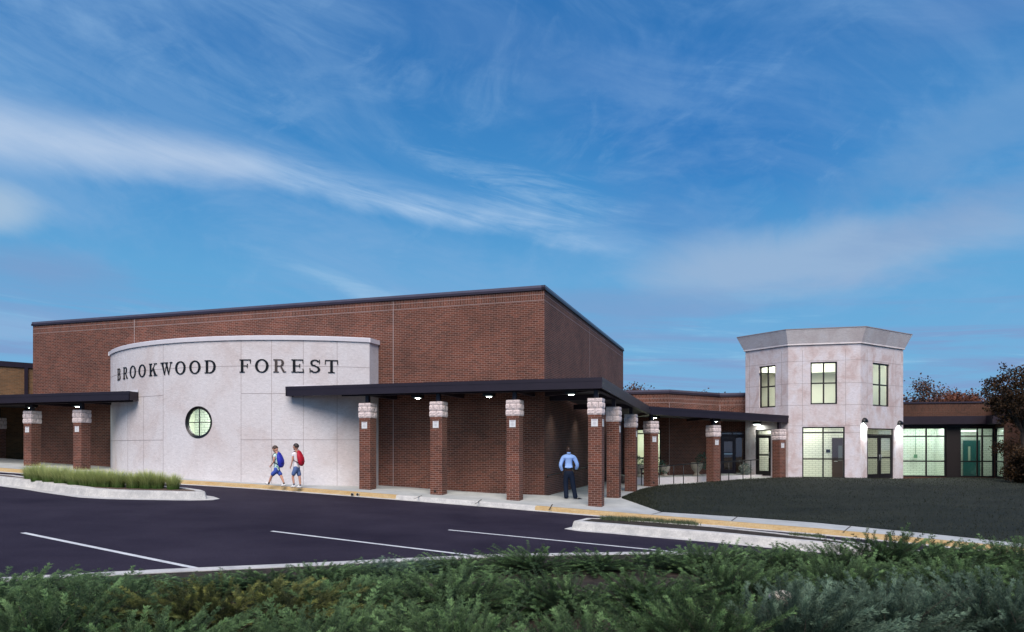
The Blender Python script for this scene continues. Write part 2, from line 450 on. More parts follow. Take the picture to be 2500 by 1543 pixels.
for u in (0.3, 4, 8, 12, 16, 20, 24, 30, 46):
    p = W(u, 0.4); p.z = zwalk(p.x, p.y) + 0.02; wl.append(p)
wl[0].z = .285
walk += wl
poly_sheet('sidewalk', walk, M['concrete'])
# expansion joints
jm = MB()
def jline(a, b, w=0.03, z=0.006):
    d = (b - a).normalized(); s = Vector((-d.y, d.x, 0)) * w / 2; n = max(1, int((b - a).length / 0.8))
    for i in range(n):
        c0 = a.lerp(b, i / n) + Vector((0, 0, z)); c1 = a.lerp(b, (i + 1) / n) + Vector((0, 0, z))
        jm.face([c0 - s, c1 - s, c1 + s, c0 + s])
jl = lambda p, q: jline(G(p[0], p[1], zwalk), G(q[0], q[1], zwalk))
jl((1478, 1239), (1514, 1218)); jl((1592, 1256), (1617, 1250)); jl((1340, 1246), (1352, 1226))
jl((1010, 1219), (1040, 1205)); jl((1160, 1231), (1186, 1212)); jl((1786, 1272), (1800, 1262)); jl((2060, 1298), (2078, 1284))
tag(jm.build('sidewalk_joint', M['soil']), kind='structure')

# ------------------------------------------------------------------ lawn mound
upper = [g1, g2, g3, g4, g5, g6, at(2100, 1167.5, 33.4), at(2205, 1169.5, 35.4), at(2330, 1166, 36.6), at(2440, 1168, 36.4), Vector((33, 37, .3)), Vector((46, 38, .2))]
lower = [g1] + low + [low[-1] + Vector((3, -1, 0))]
def resample(pts, n):
    L = [0]
    for a, b in zip(pts[:-1], pts[1:]): L.append(L[-1] + (b - a).length)
    out = []
    for i in range(n):
        t = L[-1] * i / (n - 1); k = 0
        while k < len(L) - 2 and L[k + 1] < t: k += 1
        out.append(pts[k].lerp(pts[k + 1], (t - L[k]) / max(1e-6, L[k + 1] - L[k])))
    return out
nu, nv = 70, 26
up_ = resample(upper, nu); lo_ = resample(lower, nu)
mb = MB()
def mound(i, j):
    t = j / (nv - 1); a, b = lo_[i], up_[i]; w = (b - a).length
    p = a.lerp(b, t); bulge = min(0.30, 0.028 * w) * math.sin(math.pi * min(1, t * 1.0))
    ease = 0.5 - 0.5 * math.cos(math.pi * t)
    p.z = a.z + (b.z - a.z) * (0.55 * t + 0.45 * ease) + bulge + 0.012 + 0.02 * math.sin(p.x * 1.7 + p.y) * math.sin(math.pi * t)
    return p
MG = [[mound(i, j) for i in range(nu)] for j in range(nv)]
for j in range(nv):
    for i in range(nu): mb.v.append(tuple(MG[j][i]))
for j in range(nv - 1):
    for i in range(nu - 1):
        a = j * nu + i; mb.f.append([a, a + 1, a + 1 + nu, a + nu]); mb.uv.append([(0, 0)] * 4); mb.m.append(0); mb.sm.append(True)
tag(mb.build('lawn', M['lawn']), kind='structure')
def blades(name, pts, hmin, hmax, w, ca, mat, lean=0.5):
    """many grass blades as one mesh: pts (x,y,z)"""
    P = np.array(pts, dtype=np.float64); n = len(P); rg = np.random.default_rng(5)
    h = rg.uniform(hmin, hmax, n)[:, None]; a = rg.uniform(0, 2 * np.pi, n)
    side = np.stack([np.cos(a), np.sin(a), np.zeros(n)], 1) * w
    b = rg.uniform(0, 2 * np.pi, n); ln = np.stack([np.cos(b), np.sin(b), np.zeros(n)], 1) * h * rg.uniform(0, lean, n)[:, None]
    top = P + ln + np.array([0, 0, 1]) * h
    V = np.stack([P - side, P + side, top], 1).reshape(-1, 3)
    me = bpy.data.meshes.new(name); me.from_pydata(V.tolist(), [], np.arange(n * 3).reshape(-1, 3).tolist())
    t = np.repeat(rg.uniform(0, 1, n), 3); ca_ = me.color_attributes.new('tint', 'FLOAT_COLOR', 'POINT')
    ca_.data.foreach_set('color', np.stack([t, t, t, np.ones_like(t)], 1).astype(np.float32).ravel())
    me.materials.append(mat); o = link(name, me); return o
M['lawnblade'] = leaf_mat('lawn_blade', (0.009, 0.013, 0.008, 1), (0.040, 0.046, 0.026, 1), trans=0.1)
pts = []
for k in range(60000):
    i = rnd.random() * (nu - 1.001); j = rnd.random() * (nv - 1.001); ii, jj = int(i), int(j); fi, fj = i - ii, j - jj
    p = (MG[jj][ii] * (1 - fi) + MG[jj][ii + 1] * fi) * (1 - fj) + (MG[jj + 1][ii] * (1 - fi) + MG[jj + 1][ii + 1] * fi) * fj
    pts.append((p.x, p.y, p.z - 0.01))
tag(blades('grass', pts, 0.03, 0.07, 0.010, None, M['lawnblade'], 0.9), 'short dark green grass covering the sloping lawn', 'grass', kind='stuff')

# ------------------------------------------------------------------ walls with openings
class Facet:
    """vertical plane from P0 to P1 (left to right seen from outside)"""
    def __init__(s, P0, P1):
        s.p = Vector((P0[0], P0[1], 0)); s.q = Vector((P1[0], P1[1], 0)); s.L = (s.q - s.p).length
        s.d = (s.q - s.p) / s.L; s.n = Vector((s.d.y, -s.d.x, 0))
    def hit(s, px, py):
        r = Vector(((px - CX) / F, 1, 0))
        # s.p + d*u = r*Y
        Y = (s.p.x * s.d.y - s.p.y * s.d.x) / (r.x * s.d.y - r.y * s.d.x)
        P = r * Y; u = (P - s.p).dot(s.d)
        return u, ZC - (py - CY) / F * Y
    def P(s, u, z, off=0.0):
        v = s.p + s.d * u + s.n * off; return Vector((v.x, v.y, z))
    def rect(s, x0, x1, y0, y1):
        xm = (x0 + x1) / 2; ua = s.hit(x0, y0)[0]; ub = s.hit(x1, y0)[0]
        return (ua, ub, s.hit(xm, y1)[1], s.hit(xm, y0)[1])

def wall(mb, fc, z0, z1, holes=(), reveal=0.12, m=0, mr=None, rot=False, ua=0.0, ub=None, ushift=0.0, off=0.0):
    ub = fc.L if ub is None else ub
    us = sorted({ua, ub} | {h[0] for h in holes} | {h[1] for h in holes}); zs = sorted({z0, z1} | {h[2] for h in holes} | {h[3] for h in holes})
    us = [u for u in us if ua - 1e-6 <= u <= ub + 1e-6]; zs = [z for z in zs if z0 - 1e-6 <= z <= z1 + 1e-6]
    for i in range(len(us) - 1):
        for j in range(len(zs) - 1):
            uc = (us[i] + us[i + 1]) / 2; zc = (zs[j] + zs[j + 1]) / 2
            if any(h[0] < uc < h[1] and h[2] < zc < h[3] for h in holes): continue
            q = [(us[i] + ushift, zs[j]), (us[i + 1] + ushift, zs[j]), (us[i + 1] + ushift, zs[j + 1]), (us[i] + ushift, zs[j + 1])]
            if rot: q = [(y, x) for x, y in q]
            mb.face([fc.P(us[i], zs[j], off), fc.P(us[i + 1], zs[j], off), fc.P(us[i + 1], zs[j + 1], off), fc.P(us[i], zs[j + 1], off)], q, m)
    mr = m if mr is None else mr
    for a, b, c, d in holes:
        F_ = lambda u, z, o: fc.P(u, z, o + off)
        q = lambda L: [(0, 0), (reveal, 0), (reveal, L), (0, L)]
        mb.face([F_(a, c, 0), F_(a, c, -reveal), F_(a, d, -reveal), F_(a, d, 0)], q(d - c), mr)
        mb.face([F_(b, c, -reveal), F_(b, c, 0), F_(b, d, 0), F_(b, d, -reveal)], q(d - c), mr)
        mb.face([F_(a, d, 0), F_(a, d, -reveal), F_(b, d, -reveal), F_(b, d, 0)], q(b - a), mr)
        mb.face([F_(a, c, -reveal), F_(a, c, 0), F_(b, c, 0), F_(b, c, -reveal)], q(b - a), mr)

def fbox(mb, fc, u0, u1, z0, z1, o0, o1, m=0):
    """box on a facet from offset o0 to o1 (outward positive)"""
    mb.box(fc.P(u0, z0, o1), fc.d * (u1 - u0), -fc.n * (o1 - o0), (0, 0, z1 - z0), m)

def window(parent, fc, r, vm=(), hm=(), w=0.06, off=-0.07, name='window', label=None, sill=None):
    """framed window: vm mullion u, hm transom z (absolute) ; frame mesh + pane child"""
    a, b, c, d = r; mb = MB(); t = 0.06
    fbox(mb, fc, a, a + w, c, d, off - t, off); fbox(mb, fc, b - w, b, c, d, off - t, off)
    fbox(mb, fc, a + w, b - w, c, c + w, off - t, off); fbox(mb, fc, a + w, b - w, d - w, d, off - t, off)
    for u in vm: fbox(mb, fc, u - w / 2, u + w / 2, c + w, d - w, off - t + .003, off + .003)
    for z in hm: fbox(mb, fc, a + w, b - w, z - w / 2, z + w / 2, off - t + .006, off - .004)
    fr = mb.build(name, M['frame'], parent)
    if label: fr['label'] = label
    g = MB(); g.face([fc.P(a + .02, c + .02, off - t / 2), fc.P(b - .02, c + .02, off - t / 2), fc.P(b - .02, d - .02, off - t / 2), fc.P(a + .02, d - .02, off - t / 2)])
    g.build('pane', M['glass'], fr)
    return fr

def door(parent, fc, r, leaves=1, transom=0.28, midz=None, off=-0.08, hinge_right=False):
    a, b, c, d = r; w = 0.05; t = 0.06; zt = d - transom
    mb = MB()
    fbox(mb, fc, a, a + w, c, d, off - t, off); fbox(mb, fc, b - w, b, c, d, off - t, off)
    fbox(mb, fc, a + w, b - w, d - w, d, off - t, off); fbox(mb, fc, a + w, b - w, zt - w / 2, zt + w / 2, off - t, off)
    fr = mb.build('door_frame', M['frame'], parent)
    g = MB(); g.face([fc.P(a + .02, zt, off - .03), fc.P(b - .02, zt, off - .03), fc.P(b - .02, d - .02, off - .03), fc.P(a + .02, d - .02, off - .03)])
    g.build('pane', M['glass'], fr)
    wl = (b - a - 2 * w) / leaves
    for k in range(leaves):
        u0 = a + w + k * wl + 0.006; u1 = u0 + wl - 0.012; s = 0.13; zz = zt - w / 2 - .005; mid = midz if midz else c + 1.02
        lb = MB(); o1 = off - .005; o0 = off - t + .005
        fbox(lb, fc, u0, u0 + s, c, zz, o0, o1); fbox(lb, fc, u1 - s, u1, c, zz, o0, o1)
        fbox(lb, fc, u0 + s, u1 - s, c, c + .24, o0, o1); fbox(lb, fc, u0 + s, u1 - s, zz - .13, zz, o0, o1)
        fbox(lb, fc, u0 + s, u1 - s, mid - .04, mid + .04, o0 + .003, o1 - .003)
        lf = lb.build('door', M['frame'], parent)
        g = MB(); g.face([fc.P(u0 + s - .01, c + .2, off - .03), fc.P(u1 - s + .01, c + .2, off - .03), fc.P(u1 - s + .01, zz - .1, off - .03), fc.P(u0 + s - .01, zz - .1, off - .03)])
        g.build('pane', M['glass'], lf)
        h = MB(); uh = (u1 - s / 2) if (k == 0 and leaves == 2) or (leaves == 1 and not hinge_right) else (u0 + s / 2)
        h.tube([fc.P(uh, mid - .12, o1 + .0), fc.P(uh, mid - .12, o1 + .05), fc.P(uh, mid + .14, o1 + .05), fc.P(uh, mid + .14, o1)], .011, 6)
        h.build('handle', M['steel'], lf)

def area_lamp(name, loc, energy, size, col=(1, 1, 0.88), size_y=None, rot=(0, 0, 0), spread=None):
    l = bpy.data.lights.new(name, 'AREA'); l.energy = energy; l.color = col; l.size = size
    if size_y: l.shape = 'RECTANGLE'; l.size_y = size_y
    if spread: l.spread = spread
    o = bpy.data.objects.new(name, l); COL.objects.link(o); o.location = loc; o.rotation_euler = rot
    o.visible_camera = True
    return o

# ------------------------------------------------------------------ main brick hall
A = W(0, 0); Lp = Vector((-21.8, 33.06, 0)); Rp = Vector((6.23, 41.5, 0))
Lp = W(24.2, 0); Rp = W(0, 17.0)
ZB, ZT = -0.6, 7.73
hall = empty('brick_hall', W(0, 0, .28), 'tall windowless red brick hall with flat roof and dark metal coping', 'building')
mb = MB()
fl = Facet(Lp, A); frt = Facet(A, Rp); back1 = Facet(Rp, W(24.2, 17)); back2 = Facet(W(24.2, 17), Lp)
zband = ZT - 0.19 - 0.33; zcop = ZT - 0.17
for fc, sh in ((fl, 0), (frt, fl.L), (back1, 3), (back2, 7)):
    wall(mb, fc, ZB, zband, m=0, ushift=sh)
    zmid = zband + 0.2032
    wall(mb, fc, zband, zband + .2032, m=0, rot=True, ushift=sh); wall(mb, fc, zband + .2032, zcop, m=0, rot=True, ushift=sh)
mb.build('wall', M['brick'], hall)
mb = MB()
for fc in (fl, frt, back1, back2): fbox(mb, fc, -.005, fc.L + .005, zband - .006, zband + .008, -.02, .003); fbox(mb, fc, 0, fc.L, zband + .2032 - .006, zband + .2032 + .006, -.02, .0025)
for u in (fl.hit(960, 900)[0], fl.hit(328, 900)[0]): fbox(mb, fl, u - .012, u + .012, ZB, zcop, -.02, .004)
u = frt.hit(1439.6, 850)[0]; fbox(mb, frt, u - .012, u + .012, ZB, zcop, -.02, .004)
mb.build('control_joint', M['seal'], hall)
mb = MB()
for fc in (fl, frt, back1, back2):
    fbox(mb, fc, -.05, fc.L + .05, zcop, zcop + .085, -.1, .05 if fc in (fl,) else .052, 0)
    fbox(mb, fc, -.03, fc.L + .03, zcop + .085, ZT, -.1, .03 if fc in (fl,) else .032, 1)
mb.build('coping', [M['coping'], M['coping_top']], hall)
mb = MB(); mb.face([W(24.2, 0, ZT - .06), W(0, 0, ZT - .06), W(0, 17, ZT - .06), W(24.2, 17, ZT - .06)])
mb.build('roof', M['soffit'], hall)
# handrail fixed on the side wall
hr = MB(); o = 0.09
u0, z0 = frt.hit(1331, 1161); u1, z1 = frt.hit(1432, 1139)
hr.tube([frt.P(u0, z0 - .06, o), frt.P(u0, z0, o), frt.P(u1, z1, o), frt.P(u1 + .3, z1 + .01, o)], .021, 8)
for t in (0.02, .35, .7, .98):
    uu = u0 + (u1 - u0) * t; zz = z0 + (z1 - z0) * t; hr.tube([frt.P(uu, zz - .08, 0.0), frt.P(uu, zz - .07, o * .7), frt.P(uu, zz, o)], .011, 6)
tag(hr.build('wall_handrail', M['blackmetal']), 'sloping black handrail fixed to the brick side wall behind the standing man', 'handrail')

# ------------------------------------------------------------------ curved entrance block
RAD, UC, VC = 9.97, 12.73, 7.14; TH = math.asin(6.185 / RAD); ZCT = 6.07; ZCB = -0.2
def arc(th, z, off=0.0):
    r = RAD + off; return W(UC - r * math.sin(th), VC - r * math.cos(th), z)   # th grows to the right in view
def arc_th(px):
    a, b = -TH, TH
    for _ in range(50):
        m_ = (a + b) / 2; p = arc(m_, 0)
        if CX + p.x / p.y * F < px: a = m_
        else: b = m_
    return a
def arc_z(px, py):
    p = arc(arc_th(px), 0); return ZC - (py - CY) / F * p.y
cb = empty('curved_entrance_block', arc(0, .75), 'pale stone block with curved front wall and a round window, against the brick hall', 'building')
thw = arc_th(484); zw = arc_z(484, 1031); rw = 0.565
mb = MB()
def aq(t0, t1, z0, z1, m=0): mb.face([arc(t0, z0), arc(t1, z0), arc(t1, z1), arc(t0, z1)], [(RAD * t0, z0), (RAD * t1, z0), (RAD * t1, z1), (RAD * t0, z1)], m)
hs = 0.8; tA, tB = thw - hs / RAD, thw + hs / RAD
ths = [-TH + (tA + TH) * i / 14 for i in range(15)] + [tA + (tB - tA) * i / 4 for i in range(1, 5)] + [tB + (TH - tB) * i / 24 for i in range(1, 25)]
for t0, t1 in zip(ths[:-1], ths[1:]):
    if t0 >= tA - 1e-9 and t1 <= tB + 1e-9: aq(t0, t1, ZCB, zw - hs); aq(t0, t1, zw + hs, ZCT - .1)
    else: aq(t0, t1, ZCB, ZCT - .1)
n = 64
def sqp(k):
    a = 2 * math.pi * k / n; c, s = math.cos(a), math.sin(a); f = hs / max(abs(c), abs(s)); return c * f, s * f
for k in range(n):
    a0, a1 = 2 * math.pi * k / n, 2 * math.pi * (k + 1) / n
    i0 = (rw * math.cos(a0), rw * math.sin(a0)); i1 = (rw * math.cos(a1), rw * math.sin(a1)); o0 = sqp(k); o1 = sqp(k + 1)
    Q = lambda q, off=0.0: arc(thw + q[0] / RAD, zw + q[1], off)
    mb.face([Q(i0), Q(o0), Q(o1), Q(i1)]); mb.face([Q(i0), Q(i1), Q(i1, -.16), Q(i0, -.16)])
# end returns + top
vE = VC - RAD * math.cos(TH)
for sg in (1, -1):
    e0 = arc(sg * TH, ZCB); e1 = arc(sg * TH, ZCT - .1); uE = UC - sg * RAD * math.sin(TH)
    b0 = W(uE, 0.0, ZCB); b1 = W(uE, 0.0, ZCT - .1); mb.face([e0, b0, b1, e1] if sg > 0 else [b0, e0, e1, b1])
mb.build('wall', M['stone_curve'], cb, weld=True)
mb = MB()
tt = [-TH + 2 * TH * i / 48 for i in range(49)]
for t0, t1 in zip(tt[:-1], tt[1:]):
    p = [arc(t0, ZCT - .16, .05), arc(t1, ZCT - .16, .05), arc(t1, ZCT - .02, .065), arc(t0, ZCT - .02, .065)]
    mb.face(p); mb.face([arc(t0, ZCT - .16, -.02), arc(t1, ZCT - .16, -.02), p[1], p[0]])
    q0, q1 = arc(t0, ZCT, 0.04), arc(t1, ZCT, .04)
    mb.face([p[3], p[2], q1, q0])
    pos = lambda q: uv(q.x, q.y)[0]
    mb.face([q0, q1, W(pos(q1), 0.0, ZCT), W(pos(q0), 0.0, ZCT)])
for sg in (1, -1):
    uE = UC - sg * (RAD) * math.sin(TH); sd = -sg
    a = W(uE + sd * .065, vE - .05, 0); b = W(uE + sd * .065, 0, 0)
    mb.box(Vector((a.x, a.y, ZCT - .17)), b - a, UD * (-sd * .13), (0, 0, .165))
mb.build('cap', M['cap'], cb)
mb = MB()
def jv(px, z0, z1):
    t = arc_th(px); w = .006
    mb.face([arc(t - w / RAD, z0, .004), arc(t + w / RAD, z0, .004), arc(t + w / RAD, z1, .004), arc(t - w / RAD, z1, .004)])
def jh(z, t0, t1):
    k = 30
    for i in range(k):
        a = t0 + (t1 - t0) * i / k; b = t0 + (t1 - t0) * (i + 1) / k
        mb.face([arc(a, z - .006, .0045), arc(b, z - .006, .0045), arc(b, z + .006, .0045), arc(a, z + .006, .0045)])
z1_, z2_, z3_ = 4.97, 3.97, 2.29
for px in (398.5, 588.6, 740.5 - 77.5, 740.5, 823): jv(px, ZCB, ZCT - .16)
for px in (350.5, 312): jv(px, ZCB, z2_)
jh(z1_, -TH, TH); jh(z2_, -TH, arc_th(398.5)); jh(z2_, arc_th(588.6), TH); jh(z3_, -TH, arc_th(398.5)); jh(z3_, arc_th(588.6), TH)
mb.build('panel_joint', M['joint'], cb)
# dirty splash band at the base is left to the material; round window
mb = MB()
for k in range(n):
    a0, a1 = 2 * math.pi * k / n, 2 * math.pi * (k + 1) / n
    C = lambda r, a, off: arc(thw + r * math.cos(a) / RAD, zw + r * math.sin(a), off)
    mb.face([C(rw - .07, a0, -.03), C(rw + .015, a0, .02), C(rw + .015, a1, .02), C(rw - .07, a1, -.03)])
    mb.face([C(rw - .07, a0, -.03), C(rw - .07, a1, -.03), C(rw - .07, a1, -.10), C(rw - .07, a0, -.10)])
    mb.face([C(rw + .015, a0, .02), C(rw + .03, a0, .002), C(rw + .03, a1, .002), C(rw + .015, a1, .02)])
Cc = arc(thw, zw, -.07); td = (arc(thw + .01, zw) - arc(thw - .01, zw)).normalized()
mb.bar(Cc - td * (rw - .05), Cc + td * (rw - .05), .03, .03); mb.bar(Cc + Vector((0, 0, -(rw - .05))), Cc + Vector((0, 0, rw - .05)), .032, .034)
rwin = mb.build('round_window', M['blackmetal'], cb)
g = MB(); g.face([Cc + td * (rw - .06) * math.cos(2 * math.pi * k / 40) + Vector((0, 0, (rw - .06) * math.sin(2 * math.pi * k / 40))) for k in range(40)]); g.build('pane', M['glass'], rwin)
# lit room behind it
nrm = (arc(thw, zw, 1) - arc(thw, zw)).normalized()
rm = MB(); c0 = arc(thw, 0, -.30); bk = -nrm * 1.3; sd = td * 1.5
zf_, zc_ = 1.2, 3.75
c0.z = zf_
rm.face([c0 - sd + bk, c0 + sd + bk, c0 + sd + bk + Vector((0, 0, zc_ - zf_)), c0 - sd + bk + Vector((0, 0, zc_ - zf_))], [(0, 0), (3, 0), (3, zc_ - zf_), (0, zc_ - zf_)], 0)
rm.face([c0 - sd, c0 - sd + bk, c0 - sd + bk + Vector((0, 0, zc_ - zf_)), c0 - sd + Vector((0, 0, zc_ - zf_))], None, 1)
rm.face([c0 + sd, c0 + sd + bk, c0 + sd + bk + Vector((0, 0, zc_ - zf_)), c0 + sd + Vector((0, 0, zc_ - zf_))], None, 1)
rm.face([c0 - sd, c0 + sd, c0 + sd + bk, c0 - sd + bk], None, 1)
rm.face([p + Vector((0, 0, zc_ - zf_)) for p in (c0 - sd, c0 + sd, c0 + sd + bk, c0 - sd + bk)], None, 2)
# a pier inside
pc = c0 - td * .35 - nrm * 0.95
rm.box(pc, td * .9, -nrm * .3, (0, 0, 2.05), 3)
rm.build('interior', [M['painted_pale'], M['plaster'], M['ceiling'], plain('grey_green_paint', (0.34, 0.40, 0.36, 1), .7)], cb)
lp = c0 - nrm * .45; area_lamp('room_light', (lp.x, lp.y, zc_ - .1), 80, .9, (0.96, 1, 0.92))

# ------------------------------------------------------------------ lettering on the curve
def ell(cx, cy, rx, ry, tx, ty, a0, a1, n=22):
    out = []
    for i in range(n):
        b0 = R(a0 + (a1 - a0) * i / n); b1 = R(a0 + (a1 - a0) * (i + 1) / n)
        o = lambda b: (cx + rx * math.cos(b), cy + ry * math.sin(b)); q = lambda b: (cx + (rx - tx) * math.cos(b), cy + (ry - ty) * math.sin(b))
        out.append([q(b0), o(b0), o(b1), q(b1)])
    return out
def rc(x0, x1, y0, y1): return [[(x0, y0), (x1, y0), (x1, y1), (x0, y1)]]
S_ = .07; TK = .19; TN = .08
def stem(x, w=TK, s=.10): return rc(x, x + w, 0, 1) + rc(x - s, x + w + s, 0, S_) + rc(x - s, x + w + s, 1 - S_, 1)
GL = {
 'B': (stem(.12) + rc(.25, .55, 1 - S_, 1) + rc(.25, .55, .5 - .03, .53) + rc(.25, .55, 0, S_) + ell(.52, .755, .24, .245, .17, TN, -90, 90) + ell(.54, .255, .28, .255, .18, TN, -90, 90), .84),
 'R': (stem(.12) + rc(.25, .55, 1 - S_, 1) + rc(.25, .55, .46, .52) + ell(.52, .73, .26, .27, .18, TN, -90, 90) + [[(.48, .49), (.60, .49), (.80, .14), (.64, .14)], [(.64, .15), (.80, .15), (.84, .0), (.70, .02)], [(.74, .0), (.86, .0), (.94, .06), (.90, .09)]], .94),
 'O': (ell(.5, .5, .5, .52, .19, TN, 0, 360, 44), 1.0),
 'K': (stem(.12) + [[(.30, .36), (.72, .95), (.80, .95), (.30, .27)], [(.42, .58), (.56, .70), (.92, .04), (.70, .04)]] + rc(.60, .98, 1 - S_, 1) + rc(.60, 1.02, 0, S_), 1.02),
 'W': ([[(.05, .97), (.24, .97), (.44, .0), (.36, .0)], [(.36, .0), (.42, .0), (.66, .97), (.60, .97)], [(.48, .97), (.66, .97), (.88, .0), (.80, .0)], [(.80, .0), (.86, .0), (1.10, .97), (1.04, .97)]] + rc(-.05, .34, 1 - S_, 1) + rc(.40, .76, 1 - S_, 1) + rc(.94, 1.22, 1 - S_, 1), 1.17),
 'D': (stem(.12) + rc(.25, .48, 1 - S_, 1) + rc(.25, .48, 0, S_) + ell(.46, .5, .48, .5, .19, TN, -90, 90, 26), .96),
 'F': (stem(.12) + rc(.25, .86, 1 - S_, 1) + rc(.25, .60, .48, .54) + rc(.58, .64, .36, .66) + [[(.80, 1), (.87, 1), (.87, .68), (.82, .68)]], .88),
 'E': (stem(.12) + rc(.25, .86, 1 - S_, 1) + rc(.25, .88, 0, S_) + rc(.25, .60, .48, .54) + rc(.58, .64, .36, .66) + [[(.80, 1), (.87, 1), (.87, .70), (.82, .70)], [(.82, .30), (.87, .30), (.92, 0), (.82, 0)]], .92),
 'S': (ell(.43, .745, .33, .265, .15, TN, 20, 250, 26) + ell(.43, .26, .37, .265, .17, TN, -160, 78, 28) + [[(.14, .70), (.32, .58), (.70, .40), (.52, .52)], [(.20, .60), (.40, .47), (.62, .42), (.44, .60)]] + rc(.72, .78, .68, 1) + rc(.05, .11, 0, .34), .84),
 'T': (rc(.42, .61, 0, 1) + rc(.28, .75, 0, S_) + rc(.06, .97, 1 - S_, 1) + [[(.06, 1), (.13, 1), (.10, .66), (.04, .66)], [(.90, 1), (.97, 1), (.99, .66), (.93, .66)]], 1.03),
}
sign = empty('wall_sign', arc(arc_th(540), 4.95, .05), 'dark serif metal letters reading BROOKWOOD FOREST along the curved stone wall', 'sign')
spots = [('B', 291, 24), ('R', 306.8, 0), ('O', 325, 0), ('O', 347.7, 0), ('K', 374.2, 0), ('W', 406.8, 0), ('O', 441, 0), ('O', 476.4, 0), ('D', 513.6, 0),
         ('F', 598.8, 0), ('O', 639.5, 0), ('R', 683, 0), ('E', 726.7, 0), ('S', 768.6, 0), ('T', 809.3, 0)]
HL = 0.475; ZL = 4.735
M['letter_reflection'] = plain('letter_metal_painted_reflection', (0.10, 0.075, 0.065, 1), 0.35, 0.5)  # lighter bronze reflection on one letter, painted as its base colour
for si, (ch, px, _) in enumerate(spots):
    polys, wd = GL[ch]; t = arc_th(px); C = arc(t, ZL, .008); T_ = (arc(t + .01, 0) - arc(t - .01, 0)).normalized(); Nn = (arc(t, 0, 1) - arc(t, 0)).normalized()
    lb = MB(); wsc = HL * (1.06 if ch != 'O' else 1.05)
    for k, pg in enumerate(polys):
        e = .0005 * (k % 9); f0 = e - .004; f1 = .014 + e
        q = [C + T_ * ((x - wd / 2) * wsc) + Vector((0, 0, y * HL)) for x, y in pg]
        lb.face([p + Nn * f1 for p in q]); lb.face([p + Nn * f0 for p in q][::-1])
        for i in range(len(q)):
            a, b = q[i], q[(i + 1) % len(q)]; lb.face([a + Nn * f0, b + Nn * f0, b + Nn * f1, a + Nn * f1])
    o = lb.build('letter', M['letter_reflection'] if si in (11,) else M['letter'], sign)
    if si == 11: o['label'] = 'letter R with a brownish reflection put into its colour'
# ------------------------------------------------------------------ far left building
fb = empty('tan_brick_building', Vector((-26, 34.5, 1.1)), 'tan brick building with dark roof edge and downpipe beyond the left end of the hall', 'building')
f0 = Facet((-33.0, 27.9), (-23.6, 36.2)); f0 = Facet((-34.0, 25.2), (-22.6, 37.2))
zt0 = 6.2
mb = MB(); wall(mb, f0, -.5, zt0 - .25); wall(mb, Facet((-22.6, 37.2), (-30, 47)), -.5, zt0 - .25)
wall(mb, Facet((-30, 47), (-44, 35)), -.5, zt0 - .25); mb.build('wall', M['brick_tan'], fb)
mb = MB(); fbox(mb, f0, -.05, f0.L, zt0 - .25, zt0, -.2, .06); mb.build('coping', M['coping'], fb)
mb = MB(); mb.face([(-34, 25.2, zt0 - .05), (-22.6, 37.2, zt0 - .05), (-30, 47, zt0 - .05), (-44, 35, zt0 - .05)]); mb.build('roof', M['soffit'], fb)
mb = MB(); u = f0.hit(63, 930)[0]; fbox(mb, f0, u - .07, u + .07, 1.2, zt0 - .25, 0, .09); mb.build('downpipe', M['coping'], fb)

# ------------------------------------------------------------------ connector building
zc = 4.84
kL = at(1520, 1000, 35.9); k1 = at(1633.5, 1000, 35.2); k2 = at(1756.5, 1000, 37.5); k3 = at(1826, 1000, 37.2)
cn = empty('connector_building', Vector((k1.x, k1.y, .66)), 'low angled brick link with soldier course band between the hall and the stone tower', 'building')
fA, fB, fC = Facet(kL, k1), Facet(k1, k2), Facet(k2, k3)
zb_c = zc - .22 - .40; zcp = zc - .19
wa = fA.rect(1553, 1613, 1047, 1162); dr = fC.rect(1760, 1818.5, 1053.5, 1165)
dr = (dr[0], dr[1], .66, dr[3]); wa = (wa[0], wa[1], .72, wa[3])
mb = MB()
for fc, hol, sh in ((fA, [wa], 0), (fB, [], fA.L), (fC, [dr], fA.L + fB.L)):
    wall(mb, fc, 0, zb_c, hol, ushift=sh, reveal=.14)
    wall(mb, fc, zb_c, zb_c + .2032, rot=True, ushift=sh); wall(mb, fc, zb_c + .2032, zcp, rot=True, ushift=sh)
mb.build('wall', M['brick'], cn)
mb = MB()
for fc in (fA, fB, fC): fbox(mb, fc, 0, fc.L, zb_c - .007, zb_c + .007, -.02, .003); fbox(mb, fc, 0, fc.L, zb_c + .197, zb_c + .209, -.02, .0025)
for fc, u in ((fB, .02), (fC, .02)): fbox(mb, fc, u - .01, u + .012, .6, zb_c, -.02, .004)
mb.build('control_joint', M['seal'], cn)
mb = MB()
for i, fc in enumerate((fA, fB, fC)): fbox(mb, fc, -.03, fc.L + .03, zcp, zcp + .10, -.1, .05 + i * .0015, 0); fbox(mb, fc, -.02, fc.L + .02, zcp + .10, zc, -.1, .03 + i * .0015, 1)
mb.build('coping', [M['coping'], M['coping_top']], cn)
mb = MB(); mb.face([(kL.x, kL.y, zc - .1), (k1.x, k1.y, zc - .1), (k2.x, k2.y, zc - .1), (k3.x, k3.y, zc - .1), (22, 46, zc - .1), (6, 47, zc - .1)]); mb.build('roof', M['soffit'], cn)
window(cn, fA, wa, vm=(), hm=(fA.hit(1580, 1058.5)[1], fA.hit(1580, 1118)[1]))
rm = MB()
